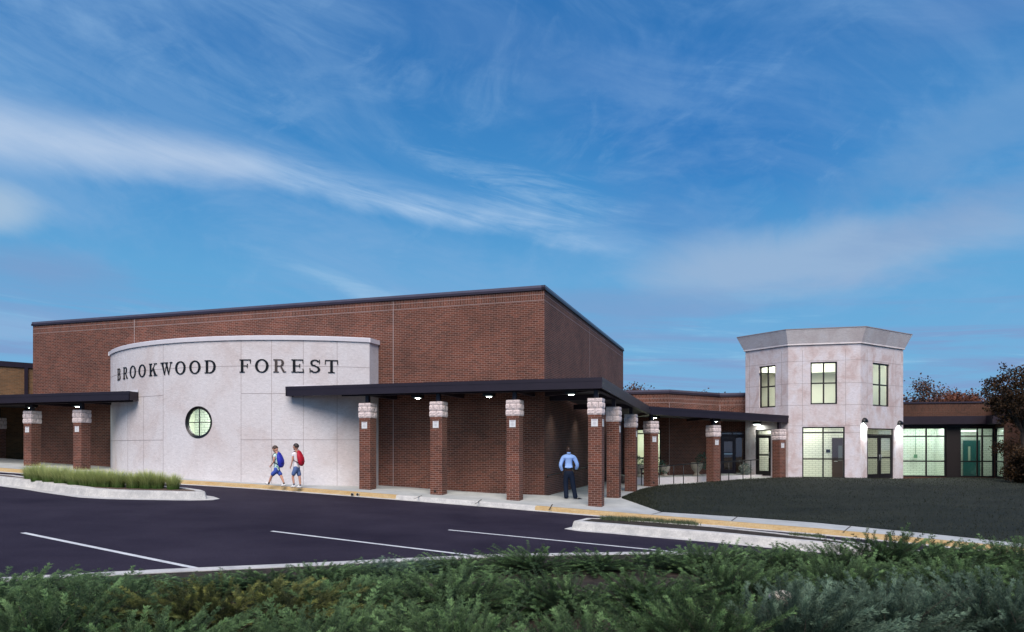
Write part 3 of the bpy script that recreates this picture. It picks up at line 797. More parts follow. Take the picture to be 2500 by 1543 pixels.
def room(mb, fc, u0, u1, z0, z1, depth, mback=0, mside=1, mceil=2, o=-.2):
    P = fc.P
    mb.face([P(u0, z0, o - depth), P(u1, z0, o - depth), P(u1, z1, o - depth), P(u0, z1, o - depth)], [(0, 0), (u1 - u0, 0), (u1 - u0, z1 - z0), (0, z1 - z0)], mback)
    mb.face([P(u0, z0, o), P(u0, z0, o - depth), P(u0, z1, o - depth), P(u0, z1, o)], [(0, 0), (depth, 0), (depth, z1 - z0), (0, z1 - z0)], mside)
    mb.face([P(u1, z0, o - depth), P(u1, z0, o), P(u1, z1, o), P(u1, z1, o - depth)], [(0, 0), (depth, 0), (depth, z1 - z0), (0, z1 - z0)], mside)
    mb.face([P(u0, z0, o), P(u1, z0, o), P(u1, z0, o - depth), P(u0, z0, o - depth)], None, mceil)
    mb.face([P(u0, z1, o), P(u1, z1, o), P(u1, z1, o - depth), P(u0, z1, o - depth)], None, mceil)
room(rm, fA, wa[0] - .5, wa[1] + .35, .6, 3.2, 1.8)
rm.build('interior', [M['plaster'], M['plaster'], M['ceiling']], cn)
l = fA.P((wa[0] + wa[1]) / 2, 3.1, -.9); area_lamp('room_light', l, 45, .9)
# entrance door with dark vestibule
fr = MB(); a, b, c, d = dr; w = .06
M['purpleframe'] = plain('dark_purple_frame', (0.020, 0.008, 0.020, 1), .4)
fbox(fr, fC, a, a + w, c, d, -.14, -.08); fbox(fr, fC, b - w, b, c, d, -.14, -.08); fbox(fr, fC, a + w, b - w, d - w, d, -.14, -.08)
zt_ = fC.hit(1790, 1060)[1]; zt2 = fC.hit(1790, 1067)[1]; um = fC.hit(1788.5, 1100)[0]
fbox(fr, fC, a + w, b - w, zt2 - .04, zt_, -.14, -.08); fbox(fr, fC, um - .04, um + .04, zt_, d - w, -.14, -.078)
um2 = fC.hit(1795, 1100)[0]; fbox(fr, fC, um2 - .035, um2 + .035, c, zt2 - .04, -.14, -.078)
frm = fr.build('door_frame', M['purpleframe'], cn)
g = MB(); g.face([fC.P(a + .02, c, -.12), fC.P(b - .02, c, -.12), fC.P(b - .02, d - .02, -.12), fC.P(a + .02, d - .02, -.12)]); g.build('pane', M['glass'], frm)
lf = MB(); s = .10; zz = zt2 - .05
fbox(lf, fC, a + w + .01, a + w + s, c, zz, -.135, -.085); fbox(lf, fC, um2 - .035 - s, um2 - .04, c, zz, -.135, -.085)
fbox(lf, fC, a + w + s, um2 - .035 - s, c, c + .2, -.135, -.085); fbox(lf, fC, a + w + s, um2 - .035 - s, zz - .18, zz, -.135, -.085); fbox(lf, fC, a + w + s, um2 - .035 - s, c + .95, c + 1.1, -.134, -.086)
lf = lf.build('door', M['purpleframe'], cn)
h = MB(); fbox(h, fC, a + w + s, um2 - .035 - s, c + .98, c + 1.06, -.085, -.05); h.build('push_bar', M['steel'], lf)
rm = MB(); room(rm, fC, a - .3, b + .3, .6, 3.3, 2.6)
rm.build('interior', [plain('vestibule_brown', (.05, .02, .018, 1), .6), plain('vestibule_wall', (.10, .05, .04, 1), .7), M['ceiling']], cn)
lm = MB(); lm.cbox(fC.P((a + b) / 2, 3.0, -1.5), .9, .25, .05); tag(lm.build('ceiling_light', M['lens']), 'bright lamp inside the dark vestibule behind the brick link entrance', 'ceiling light')
l = fC.P((a + b) / 2, 2.95, -1.5); area_lamp('room_light', l, 12, .5)

# ------------------------------------------------------------------ terrace with retaining wall
tr = MB()
zt = .66
R0 = at(1548, 1176, 32.0); R1, R2, R3 = RA, RB, RC
front = [Vector((R0.x, R0.y, 0)), Vector((R1.x, R1.y, 0)), Vector((R2.x, R2.y, 0)), Vector((11.3, 35.1, 0)), Vector((12.9, 36.0, 0))]
backp = [Vector((kL.x - .5, kL.y + .3, 0)), Vector((k1.x, k1.y + .3, 0)), Vector((k2.x, k2.y + .3, 0)), Vector((12.9, 37.6, 0))]
for a, b in zip(front[:-1], front[1:]): tr.face([(a.x, a.y, 0), (b.x, b.y, 0), (b.x, b.y, zt), (a.x, a.y, zt)], m=0)
tr.face([(p.x, p.y, zt) for p in front] + [(p.x, p.y, zt) for p in backp[::-1]], m=1)
a = front[0]; b = backp[0]; tr.face([(b.x, b.y, 0), (a.x, a.y, 0), (a.x, a.y, zt), (b.x, b.y, zt)], m=0)
tw_ = tr.build('terrace', [M['stone_curve'], M['concrete']]); tag(tw_, kind='structure')

# ------------------------------------------------------------------ octagonal stone tower
K0 = Vector((11.82, 36.5, 0)); K1 = at(1924.4, 0, 34.4); K2 = at(2101, 0, 33.6); K3 = at(2205, 0, 35.8)
for k in (K1, K2, K3): k.z = 0
K4 = K3 + Vector((-.3, 3.6, 0)); K5 = K0 + Vector((2.2, 2.6, 0))
fl0, fl1, fl2, fl3 = Facet(K0, K1), Facet(K1, K2), Facet(K2, K3), Facet(K3, K4)
fl4, fl5 = Facet(K4, K5), Facet(K5, K0)
ZTW = 6.93
tw = empty('stone_tower', (K1 + K3) / 2 + Vector((0, 1.2, .55)), 'two storey angular tower of pinkish stone with flared cornice and lit windows', 'building')
wL = fl0.rect(1853.6, 1893, 893, 995); wC = fl1.rect(1978.9, 2043.9, 883.5, 987); wR = fl2.rect(2131, 2171.5, 887.5, 992)
sC = fl1.rect(1958.5, 2062.5, 1042, 1166); dR = fl2.rect(2117, 2183, 1046, 1169.5); dL = fl0.rect(1843, 1882, 1049, 1164)
Z0 = .50
sC = (sC[0], sC[1], .56, sC[3]); dR = (dR[0], dR[1], .50, dR[3]); dL = (dL[0], dL[1], .62, dL[3])
mb = MB()
for fc, hol in ((fl0, [wL, dL]), (fl1, [wC, sC]), (fl2, [wR, dR]), (fl3, []), (fl4, []), (fl5, [])): wall(mb, fc, -.1, ZTW, hol, reveal=.16)
mb.build('wall', M['stone'], tw)
mb = MB()
zj = [fl1.hit(1990, y)[1] for y in (881, 936, 989, 1040.5)]
def joints(fc, hol, us, zs_, zb=.4):
    for z in zs_:
        u = 0.0
        cuts = sorted([(h[0], h[1]) for h in hol if h[2] - .02 < z < h[3] + .02])
        for c in cuts + [(fc.L, fc.L)]:
            if c[0] - u > .02: fbox(mb, fc, u, c[0], z - .006, z + .006, -.02, .003)
            u = c[1]
    for u, z0, z1 in us: fbox(mb, fc, u - .006, u + .006, z0, z1, -.02, .0035)
X = lambda fc, px, y=950: fc.hit(px, y)[0]
joints(fl0, [wL, dL], [(X(fl0, 1908), zj[2], ZTW - .3), (.25, 3, ZTW - .3), (.06, 0.6, 3)], zj[:3] + [2.9])
joints(fl1, [wC, sC], [(X(fl1, 1959), zj[3], ZTW - .3), (X(fl1, 2064.5), zj[3], ZTW - .3)], zj[:3] + [zj[3] + .02])
for u0, u1 in ((0, sC[0]), (sC[1], fl1.L)): fbox(mb, fl1, u0, u1, zj[3] - .32, zj[3] - .308, -.02, .003)
joints(fl2, [wR, dR], [(X(fl2, 2117), zj[2] - .5, ZTW - .3), (X(fl2, 2187), zj[2] - .5, ZTW - .3)], zj[:3])
mb.build('panel_joint', M['joint'], tw)
# flared cornice
def ring(off, z):
    fcs = [fl0, fl1, fl2, fl3, fl4, fl5]; out = []
    ks = [K0, K1, K2, K3, K4, K5]
    for i, k in enumerate(ks):
        na = fcs[i - 1].n; nb = fcs[i].n; b = (na + nb); b = b / (1 + na.dot(nb)); out.append(Vector((k.x + b.x * off, k.y + b.y * off, z)))
    return out
mb = MB(); rs = [ring(.0, ZTW - .06), ring(.07, ZTW - .06), ring(.07, ZTW), ring(.33, ZTW + .60), ring(.35, ZTW + .66), ring(.0, ZTW + .66)]
for r0, r1 in zip(rs[:-1], rs[1:]):
    for i in range(6): j = (i + 1) % 6; mb.face([r0[i], r0[j], r1[j], r1[i]])
mb.face(rs[-1]); mb.build('cornice', stone('cornice_stone', (.74, .66, .66, 1), (.82, .76, .76, 1), (.84, .80, .82, 1)), tw)
mb = MB(); e = ring(.358, 0); 
for i in (0, 1, 2, 3): 
    j = (i + 1) % 6; a, b = e[i].copy(), e[j].copy(); mb.face([(a.x, a.y, ZTW + .64), (b.x, b.y, ZTW + .64), (b.x, b.y, ZTW + .675), (a.x, a.y, ZTW + .675)])
mb.build('roof_edge', M['joint'], tw)
for fc, r in ((fl0, wL), (fl1, wC), (fl2, wR)):
    window(tw, fc, r, vm=((r[0] + r[1]) / 2,), hm=((r[2] + r[3]) / 2,), w=.065, off=-.06)
um = X(fl1, 2010, 1100)
window(tw, fl1, sC, vm=(um,), hm=(fl1.hit(2010, 1056)[1], fl1.hit(2010, 1120.5)[1]), w=.06, off=-.05, label='wide ground floor storefront window')
door(tw, fl2, dR, leaves=2, transom=.31, off=-.06)
door(tw, fl0, dL, leaves=1, transom=.26, off=-.06)
# interiors: ground floor lobby and upper volume
ZF = 3.25
def inset(off): return ring(-off, 0)
i2 = inset(.22)
rm = MB()
def polyface(pts, z, m): rm.face([(p.x, p.y, z) for p in pts], None, m)
polyface(i2, .50, 2); polyface(i2, ZF - .05, 2); polyface(i2, ZF + .1, 2); polyface(i2, ZTW - .25, 3)
# painted block wall across the lobby
bl = Facet(fl0.P(0.1, 0, -1.9), fl1.P(fl1.L * .5, 0, -2.1)); 
pA = K0 + Vector((.55, -.35, 0)); pB = fl1.P(.9, 0, -2.0); pC = fl1.P(fl1.L + .25, 0, -2.0); pD = fl2.P(fl2.L - .25, 0, -1.9); pE = K3 + Vector((-.25, .3, 0))
for a, b in ((pA, pB), (pB, pC), (pC, pD), (pD, pE)):
    L = (b - a).length; rm.face([(a.x, a.y, .5), (b.x, b.y, .5), (b.x, b.y, ZF), (a.x, a.y, ZF)], [(0, 0), (L, 0), (L, ZF - .5), (0, ZF - .5)], 0)
    rm.face([(a.x, a.y, ZF + .1), (b.x, b.y, ZF + .1), (b.x, b.y, ZTW - .25), (a.x, a.y, ZTW - .25)], None, 1)
# hanging soffit seen in the upper windows
for z in (5.35,):
    q = [(pA.x, pA.y), (pB.x, pB.y), (pC.x, pC.y), (pD.x, pD.y)]; n_ = fl1.n * .5
    rm.face([(x, y, z + .35) for x, y in q[:]] + [(x + n_.x, y + n_.y, z + .35) for x, y in q[::-1]], None, 3)
rm.build('interior', [M['painted'], M['plaster'], M['ceiling'], plain('upper_ceiling', (.30, .35, .30, 1), .8)], tw)
inn = MB(); bw_ = Facet(pB, pC)
ud = bw_.hit(2031, 1100)[0]; ue = bw_.hit(2062, 1100)[0]; zd = bw_.hit(2045, 1069)[1]
fbox(inn, bw_, ud, ue + .1, .52, zd, .0, .05, 0); fbox(inn, bw_, ud + .28, ue - .12, 1.35, zd - .38, .045, .056, 1)
idr = inn.build('interior_door', [M['wood_door'], plain('door_lite', (.12, .13, .13, 1), .15)], tw); idr['label'] = 'dark wooden inner door with a glass lite'
h = MB(); zz = bw_.hit(2037, 1126)[1]; h.tube([bw_.P(ud + .10, zz, .05), bw_.P(ud + .10, zz, .10), bw_.P(ud + .24, zz, .10)], .014, 6); h.build('handle', M['steel'], idr)
sg = MB(); r_ = bw_.rect(2016.5, 2026.5, 1097, 1105); fbox(sg, bw_, r_[0], r_[1], r_[2], r_[3], .002, .03, 0)
tag(sg.build('room_sign', M['blackmetal']), 'small black room sign on the painted block wall inside the tower', 'sign')
for p, e_, s_ in ((fl1.P(1.4, ZF - .12, -1.1), 40, 1.2), (fl2.P(1.7, ZF - .12, -1.0), 62, 1.0), (fl0.P(1.6, ZF - .12, -.9), 50, .8)):
    area_lamp('lobby_light', p, e_, s_, (1, .98, .90))
for p, e_ in ((fl1.P(1.5, ZTW - .35, -.75), 90), (fl0.P(1.6, ZTW - .35, -.7), 70), (fl2.P(1.9, ZTW - .35, -.7), 75)):
    area_lamp('upper_light', p, e_, 1.0, (1, .98, .92))
# half-dome wall lamps beside the double door
dome = None
for i, (px, py) in enumerate(((2109, 1030), (2195, 1036))):
    u, z = fl2.hit(px, py); u = max(.12, min(fl2.L - .1, u))
    c = fl2.P(u, z, .02)
    mb = MB(); r = .21; ns = 10
    def S(a, b): # a around 0..180 in plan, b elevation 0..90
        return c + fl2.d * (r * math.cos(b) * math.cos(a)) + fl2.n * (r * .8 * math.cos(b) * math.sin(a)) + Vector((0, 0, r * .95 * math.sin(b)))
    for ia in range(14):
        for ib in range(ns):
            a0, a1 = math.pi * ia / 14, math.pi * (ia + 1) / 14; b0, b1 = math.pi / 2 * ib / ns, math.pi / 2 * (ib + 1) / ns
            mb.face([S(a0, b0), S(a1, b0), S(a1, b1), S(a0, b1)], smooth=True)
    for ia in range(14):
        a0, a1 = math.pi * ia / 14, math.pi * (ia + 1) / 14; dz = Vector((0, 0, .03))
        mb.face([S(a0, 0) - dz, S(a1, 0) - dz, S(a1, 0), S(a0, 0)])
    t = empty('wall_lamp', c, ('black half-dome wall lamp on the front corner of the tower, before the double door', 'black half-dome wall lamp at the outer edge of the tower, past the double door')[i], 'wall lamp', 'half-dome wall lamps on the tower')
    mb.build('shade', M['blackmetal'], t)
    lb = MB(); lb.face([c + fl2.n * (r * .8 * math.sin(math.pi * k / 10)) * .9 + fl2.d * (r * .9 * math.cos(math.pi * k / 10)) + Vector((0, 0, .0)) for k in range(11)]); lb.build('lens', M['lens'], t)
    area_lamp('wall_lamp_light', fl2.P(u, z - .04, .14), 27, .30, (.93, 1, .96), size_y=.14, spread=R(125))

# ------------------------------------------------------------------ right wing
wg = empty('glazed_wing', Vector((22, 36.8, .5)), 'low brick wing with lit corridor windows to the right of the stone tower', 'building')
w0 = at(2196, 0, 37.4); w1 = at(2428, 0, 36.6); fw = Facet(w0, w1)
zr0 = 4.36; yz = lambda y, px=2300: fw.hit(px, y)[1]
W1 = fw.rect(2199, 2310.5, 1043.5, 1164); W2 = fw.rect(2343, 2425, 1043.5, 1165)
W1 = (.02, W1[1], W1[2], W1[3])
mb = MB(); zb_w = zr0 - .1 - .40
wall(mb, fw, -.1, zb_w, [W1, (W2[0], fw.L, W2[2], W2[3])], reveal=.1); wall(mb, fw, zb_w, zb_w + .2032, rot=True); wall(mb, fw, zb_w + .2032, zr0 - .08, rot=True)
# projecting block at the far right
q0 = w1; q1 = at(2452, 0, 35.2); q2 = Vector((q1.x + 4.6, 28.5, 0)); q2 = Vector((26.5, 31.0, 0))
fq = Facet(q0, q1); fq2 = Facet(q1, q2); fq3 = Facet(q2, q2 + Vector((9, 2, 0)))
W3 = (0, fq.L - .12, W2[2], W2[3])
wall(mb, fq, -.1, zr0 - .08, [W3]); wall(mb, fq2, -.1, zr0 - .08); wall(mb, fq3, -.1, zr0 - .08)
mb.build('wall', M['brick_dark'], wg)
mb = MB(); fbox(mb, fw, -.02, fw.L + .02, zr0 - .08, zr0, -.2, .05); fbox(mb, fq, 0, fq.L, zr0 - .08, zr0 + .003, -.2, .052); fbox(mb, fq2, 0, fq2.L, zr0 - .08, zr0 + .005, -.2, .054); fbox(mb, fq3, 0, fq3.L, zr0 - .08, zr0 + .002, -.2, .05)
mb.build('coping', M['coping'], wg)
mb = MB(); zc0, zc1 = yz(1042), yz(1017)
fbox(mb, fw, -.02, fw.L, zc0 + .12, zc1, .004, .5, 0); fbox(mb, fw, -.02, fw.L, zc0, zc0 + .12, .004, .12, 0); fbox(mb, fq, 0, fq.L, zc0 + .1, zc1 + .01, .004, .5, 0)
mb.build('canopy_beam', M['fascia'], wg)
mb = MB(); mb.face([(w0.x, w0.y, zr0 - .1), (w1.x, w1.y, zr0 - .1), (q1.x, q1.y, zr0 - .1), (q2.x, q2.y, zr0 - .1), (36, 34, zr0 - .1), (36, 50, zr0 - .1), (w0.x, 50, zr0 - .1)]); mb.build('roof', M['soffit'], wg)
mb = MB(); fbox(mb, fw, W1[1], W2[0], .4, zc0, -.3, .04); mb.build('pier', plain('dark_panel', (.010, .006, .006, 1), .6, noise=.2), wg)
ht = fw.hit(2262, 1065)[1]; hl = fw.hit(2262, 1126)[1]
window(wg, fw, W1, vm=(X(fw, 2262, 1100),), hm=(ht, hl), w=.07, off=-.03)
window(wg, fw, (W2[0], fw.L - .01, W2[2], W2[3]), vm=(X(fw, 2387, 1100), X(fw, 2399, 1100)), hm=(ht, hl), w=.07, off=-.03)
window(wg, fq, W3, vm=(), hm=(ht, hl), w=.07, off=-.03)
rm = MB(); P = fw.P; um_ = (W1[1] + W2[0]) / 2
room(rm, fw, .0, um_ - .06, .45, 3.35, 1.9, 0, 0, 2, o=-.12)
room(rm, fw, um_ + .06, fw.L + .8, .45, 3.35, 2.0, 0, 0, 2, o=-.12)
rm.build('interior', [M['painted_pale'], M['plaster'], M['ceiling']], wg)
inn = MB(); bkf = Facet(fw.P(0, 0, -2.0), fw.P(fw.L, 0, -2.0)); a_, b_ = X(bkf, 2351, 1110), X(bkf, 2392, 1110)
fbox(inn, bkf, a_, b_, .47, bkf.hit(2370, 1075)[1], -.02, .05, 0); fbox(inn, bkf, X(bkf, 2362.5), X(bkf, 2368), bkf.hit(2365, 1126)[1], bkf.hit(2365, 1090)[1], .045, .056, 1)
o = inn.build('interior_door', [M['teal'], plain('door_lite2', (.35, .42, .34, 1), .2)], wg); o['label'] = 'teal painted inner door with a narrow lite'
inn = MB(); cx_ = X(bkf, 2232.5, 1100); zz = bkf.hit(2232, 1114)[1]
inn.tube([bkf.P(cx_, zz + .1, .14), bkf.P(cx_, 3.3, .14)], .014, 6); fbox(inn, bkf, cx_ - .08, cx_ + .08, zz - .09, zz + .10, .11, .2)
inn.build('conduit_box', plain('green_box', (.10, .22, .14, 1), .5), wg)
for u_, zl_, e_ in ((X(fw, 2295, 1045), 3.22, 42), (X(fw, 2230, 1045), 3.22, 26), (X(fw, 2372, 1045), 3.1, 20), (X(fw, 2425, 1045), 3.1, 10)):
    area_lamp('corridor_light', fw.P(u_, zl_, -.9), e_ * 1.4, .9, (.93, 1, .92))
fx = MB(); fx.box(fw.P(X(fw, 2285, 1045), 3.12, -1.1), fw.d * 1.0, fw.n * .3, (0, 0, .05)); tag(fx.build('ceiling_light', M['lens']), 'bright tube light inside the corridor behind the wide window of the wing', 'ceiling light')
fx = MB(); fx.box(fw.P(X(fw, 2350, 1045), 2.85, -1.3), fw.d * 1.15, fw.n * .3, (0, 0, .05)); tag(fx.build('ceiling_light', M['lens']), 'bright tube light above the teal inner door of the wing', 'ceiling light')

# ------------------------------------------------------------------ canopies
def canopy(name, label, outer, inner, zf_, th=.33, beams=()):
    """outer/inner: lists of xy ; zf_: fascia top z per station"""
    t = empty(name, Vector((outer[0].x, outer[0].y, zf_[0] - 4)), label, 'canopy')
    n = len(outer); fs = MB(); rf = MB(); so = MB(); fl_ = .05
    up = lambda p, z: Vector((p.x, p.y, z))
    offs = []
    for i in range(n):
        a = outer[max(0, i - 1)]; b = outer[min(n - 1, i + 1)]; d = (b - a).normalized(); offs.append(Vector((-d.y, d.x, 0)))
    for i in range(n - 1):
        a, b = outer[i], outer[i + 1]; za, zb = zf_[i], zf_[i + 1]; na, nb = offs[i] * .09, offs[i + 1] * .09
        fs.face([up(a, za - th), up(b, zb - th), up(b, zb), up(a, za)])
        fs.face([up(a, za - th), up(a + na, za - th), up(b + nb, zb - th), up(b, zb - th)])
        fs.face([up(a + na, za - th), up(a + na, za), up(b + nb, zb), up(b + nb, zb - th)])
        fs.face([up(a, za), up(b, zb), up(b + nb, zb), up(a + na, za)])
        rf.face([up(a + na, za - .04), up(b + nb, zb - .04), up(inner[i + 1], zb - .04), up(inner[i], za - .04)])
        so.face([up(a + na, za - th + .13), up(b + nb, zb - th + .13), up(inner[i + 1], zb - th + .13), up(inner[i], za - th + .13)])
    for i in (0, n - 1):
        a, b = outer[i], inner[i]; d = (outer[1] - outer[0]).normalized() if i == 0 else (outer[-2] - outer[-1]).normalized(); d = d * .06
        zz = zf_[i] - .002
        fs.box(up(a, zz - th) + (d * 0), d, (b - a) * .999, (0, 0, th))
    # lip along the top of the fascia
    fs2 = MB()
    for i in range(n - 1):
        a, b = outer[i] - offs[i] * .012, outer[i + 1] - offs[i + 1] * .012
        fs2.face([up(a, zf_[i] - .10), up(b, zf_[i + 1] - .10), up(b, zf_[i + 1] + .012), up(a, zf_[i] + .012)])
        fs2.face([up(a, zf_[i] + .012), up(b, zf_[i + 1] + .012), up(outer[i + 1] + offs[i + 1] * .1, zf_[i + 1] + .012), up(outer[i] + offs[i] * .1, zf_[i] + .012)])
    fo = fs.build('fascia', M['fascia'], t); fs2.build('fascia_lip', M['fascia'], fo)
    rf.build('roof', M['soffit'], t); so.build('soffit', M['soffit'], t)
    for a, b, za, zb in beams:
        bm_ = MB(); bm_.bar(up(a, za), up(b, zb), .16, .2); bm_.build('beam', M['fascia'], t)
    return t

Cn = Vector((2.79, 22.3, 0)); Bd = at(1584.5, 0, 30.3); En = at(1926.7, 0, 34.42)
Bd.z = En.z = 0
Oe = Cn + UD * 11.48
outer = [Oe, Cn, Bd, En]; inner = [W(uv(Oe.x, Oe.y)[0], 0), W(-.02, .02), Vector((4.9, 36.4, 0)), Vector((12.3, 37.7, 0))]
inner = [W(uv(Oe.x, Oe.y)[0], .1), W(.05, .1), Vector((5.2, 36.6, 0)), Vector((12.6, 37.6, 0))]
zf_ = [4.18, 4.17, 3.73, 3.52]
# columns : near corner given by pixel, depth
cols = []
def col_at(px, Y, ang):  # near-corner -> centre
    c = at(px, 0, Y); w = .43; ex = Vector((math.cos(ang), math.sin(ang), 0)); ey = Vector((-ex.y, ex.x, 0))
    return c, ex, ey
angU = math.atan2(-UD.y, -UD.x)
wcol = .43
def centre_from_corner(px, Y, ang, sx):
    c = at(px, 0, Y); c.z = 0; ex = Vector((math.cos(ang), math.sin(ang), 0)); ey = Vector((-ex.y, ex.x, 0))
    return c - ex * (wcol / 2) * sx + ey * (wcol / 2)
D = centre_from_corner(1469, 22.45, angU, 1)
front_row = []
def on_row(pc):
    # point on row line D + UD*t whose px is pc
    a, b = 0, 20
    for _ in range(50):
        m_ = (a + b) / 2; p = D + UD * m_
        if CX + p.x / p.y * F > pc: a = m_
        else: b = m_
    return D + UD * a
ang2 = R(31)
CD = [
 # centre, ang, zbase, ztop, label, sign faces
 (at(-4, 0, 34.3), angU, 1.0, 3.42, 'brick column at the picture edge, deepest in the shade under the short dark canopy', ()),
 (None, angU, 1.0, 3.53, 'brick column behind the start of the ornamental grasses, next to the driveway', ('f',)),
 (None, angU, 1.0, 3.53, 'brick column behind the ornamental grasses, next to the curved stone wall', ('f',)),
 (on_row(898), angU, .3, 3.56, 'brick column standing directly against the right end of the curved stone wall', ('f',)),
 (on_row(1071), angU, .2, 3.56, 'brick column with a small black vent at its foot before the long shaded wall', ('f',)),
 (on_row(1257), angU, .05, 3.56, 'brick column standing just left of the man in the blue shirt', ('f',)),
 (D, angU, 0, 3.56, 'tallest brick column under the outer corner of the canopy, with signs on two sides', ('f', 's')),
 (centre_from_corner(1511, 24.95, angU, 1), angU, 0, 3.43, 'brick column directly behind the corner column, partly overlapped by it', ('s',)),
 (centre_from_corner(1552, 28.1, angU, 1), angU, 0, 3.32, 'third brick column of the side row, at the tip of the lawn', ('s',)),
 (centre_from_corner(1588.4, 30.5, ang2, 0) , ang2, 0, 3.14, 'brick column under the bend of the canopy with one dark side and a vent at its foot', ('f',)),
 (centre_from_corner(1742, 32.3, ang2, 0), ang2, .2, 3.02, 'brick column rising behind the lawn halfway between the canopy bend and the tower', ('f',)),
 (centre_from_corner(1903.6, 34.0, ang2, 0), ang2, .3, 2.89, 'shortest brick column, at the end of the canopy beside the stone tower', ('f',)),
]
# for leg 2 the near corner is the left one of the front face
def centre_left(px, Y, ang):
    c = at(px, 0, Y); c.z = 0; ex = Vector((math.cos(ang), math.sin(ang), 0)); ey = Vector((-ex.y, ex.x, 0))
    return c + ex * (wcol / 2) + ey * (wcol / 2)
def row_v(px, v):  # point on line at distance v in front of hall wall
    a, b = -5.0, 45.0
    for _ in range(50):
        m_ = (a + b) / 2; p = W(m_, v)
        if CX + p.x / p.y * F > px: a = m_
        else: b = m_
    return W(a, v)
vD = uv(D.x, D.y)[1]
CD = [list(c) for c in CD]
CD[1][0] = row_v(79, vD - .1); CD[2][0] = row_v(200, vD - .1)
for k, (px, Y) in zip((9, 10, 11), ((1588.4, 30.5), (1742, 32.3), (1903.6, 34.0))): CD[k][0] = centre_left(px, Y, ang2)
CAPH = .53
capmesh = None; 
def make_cap(mb):
    rr = random.Random(3)
    w = .45; z = 0
    mb.cbox((0, 0, CAPH / 2), w - .03, w - .03, CAPH - .004, m=1)
    for (h, cuts, bulge) in ((.203, (0, .5, 1), .022), (.203, (0, .25, .75, 1), .022), (.115, (0, .5, 1), .010)):
        for sd in range(4):
            ang = sd * math.pi / 2; ex = Vector((math.cos(ang), math.sin(ang), 0)); ey = Vector((math.sin(ang), -math.cos(ang), 0))
            sub = cuts if sd % 2 == 0 else ((0, .5, 1) if len(cuts) == 4 else cuts if h < .15 else (0, .25, .75, 1))
            if h > .15 and len(cuts) == 3: sub = (0, .5, 1)
            if h > .15 and len(cuts) == 4: sub = (0, .25, .75, 1)
            for c0, c1 in zip(sub[:-1], sub[1:]):
                e0 = -.001 if c0 == 0 else .004; e1 = -.001 if c1 == 1 else .004
                x0 = -w / 2 + c0 * w + e0; x1 = -w / 2 + c1 * w - e1; nx, nz = 5, 4; g = []
                for j in range(nz + 1):
                    row = []
                    for i in range(nx + 1):
                        fx_, fz_ = i / nx, j / nz; edge_x = 0 if (i in (0, nx)) else 1; edge_z = 0 if j in (0, nz) else 1
                        if (c0 == 0 and i == 0) or (c1 == 1 and i == nx): edge_x = 1
                        o = w / 2 - .006 + (bulge * (.5 + rr.random()) if edge_x and edge_z else 0)
                        xx = x0 + (x1 - x0) * fx_
                        if (c0 == 0 and i == 0) or (c1 == 1 and i == nx): o = w / 2 + bulge * .6 * edge_z; xx = (-1 if i == 0 else 1) * (w / 2 + bulge * .6 * edge_z)
                        row.append(ex * xx + ey * o + Vector((0, 0, z + .004 + (h - .008) * fz_)))
                    g.append(row)
                for j in range(nz):
                    for i in range(nx): mb.face([g[j][i], g[j][i + 1], g[j + 1][i + 1], g[j + 1][i]])
        z += h
    mb.face([(-w / 2, -w / 2, z), (w / 2, -w / 2, z), (w / 2, w / 2, z), (-w / 2, w / 2, z)])
_mb = MB(); make_cap(_mb); _cap0 = _mb.build('stone_cap', [M['block'], M['mortar']]); capmesh = _cap0.data; bpy.data.objects.remove(_cap0)
vent_m = plain('vent_black', (.006, .006, .006, 1), .6)
posts = []
SIGNLAB = {1: 'on the column by the driveway end of the grasses', 2: 'on the column next to the curved wall behind the grasses', 3: 'on the column at the right end of the curved wall',
  4: 'on the column before the long shaded wall', 5: 'on the column just left of the man', 6: 'facing front on the corner column', 7: 'on the side of the column behind the corner one', 8: 'on the side of the column at the lawn tip', 9: 'on the column under the canopy bend',
  10: 'on the column behind the lawn midway to the tower', 11: 'on the shortest column beside the tower'}
def ztop_canopy(i):
    return {0: 3.9, 1: 3.9, 2: 3.9, 3: 3.9, 4: 3.9, 5: 3.9, 6: 3.9, 7: 3.78, 8: 3.64, 9: 3.5, 10: 3.42, 11: 3.33}[i]
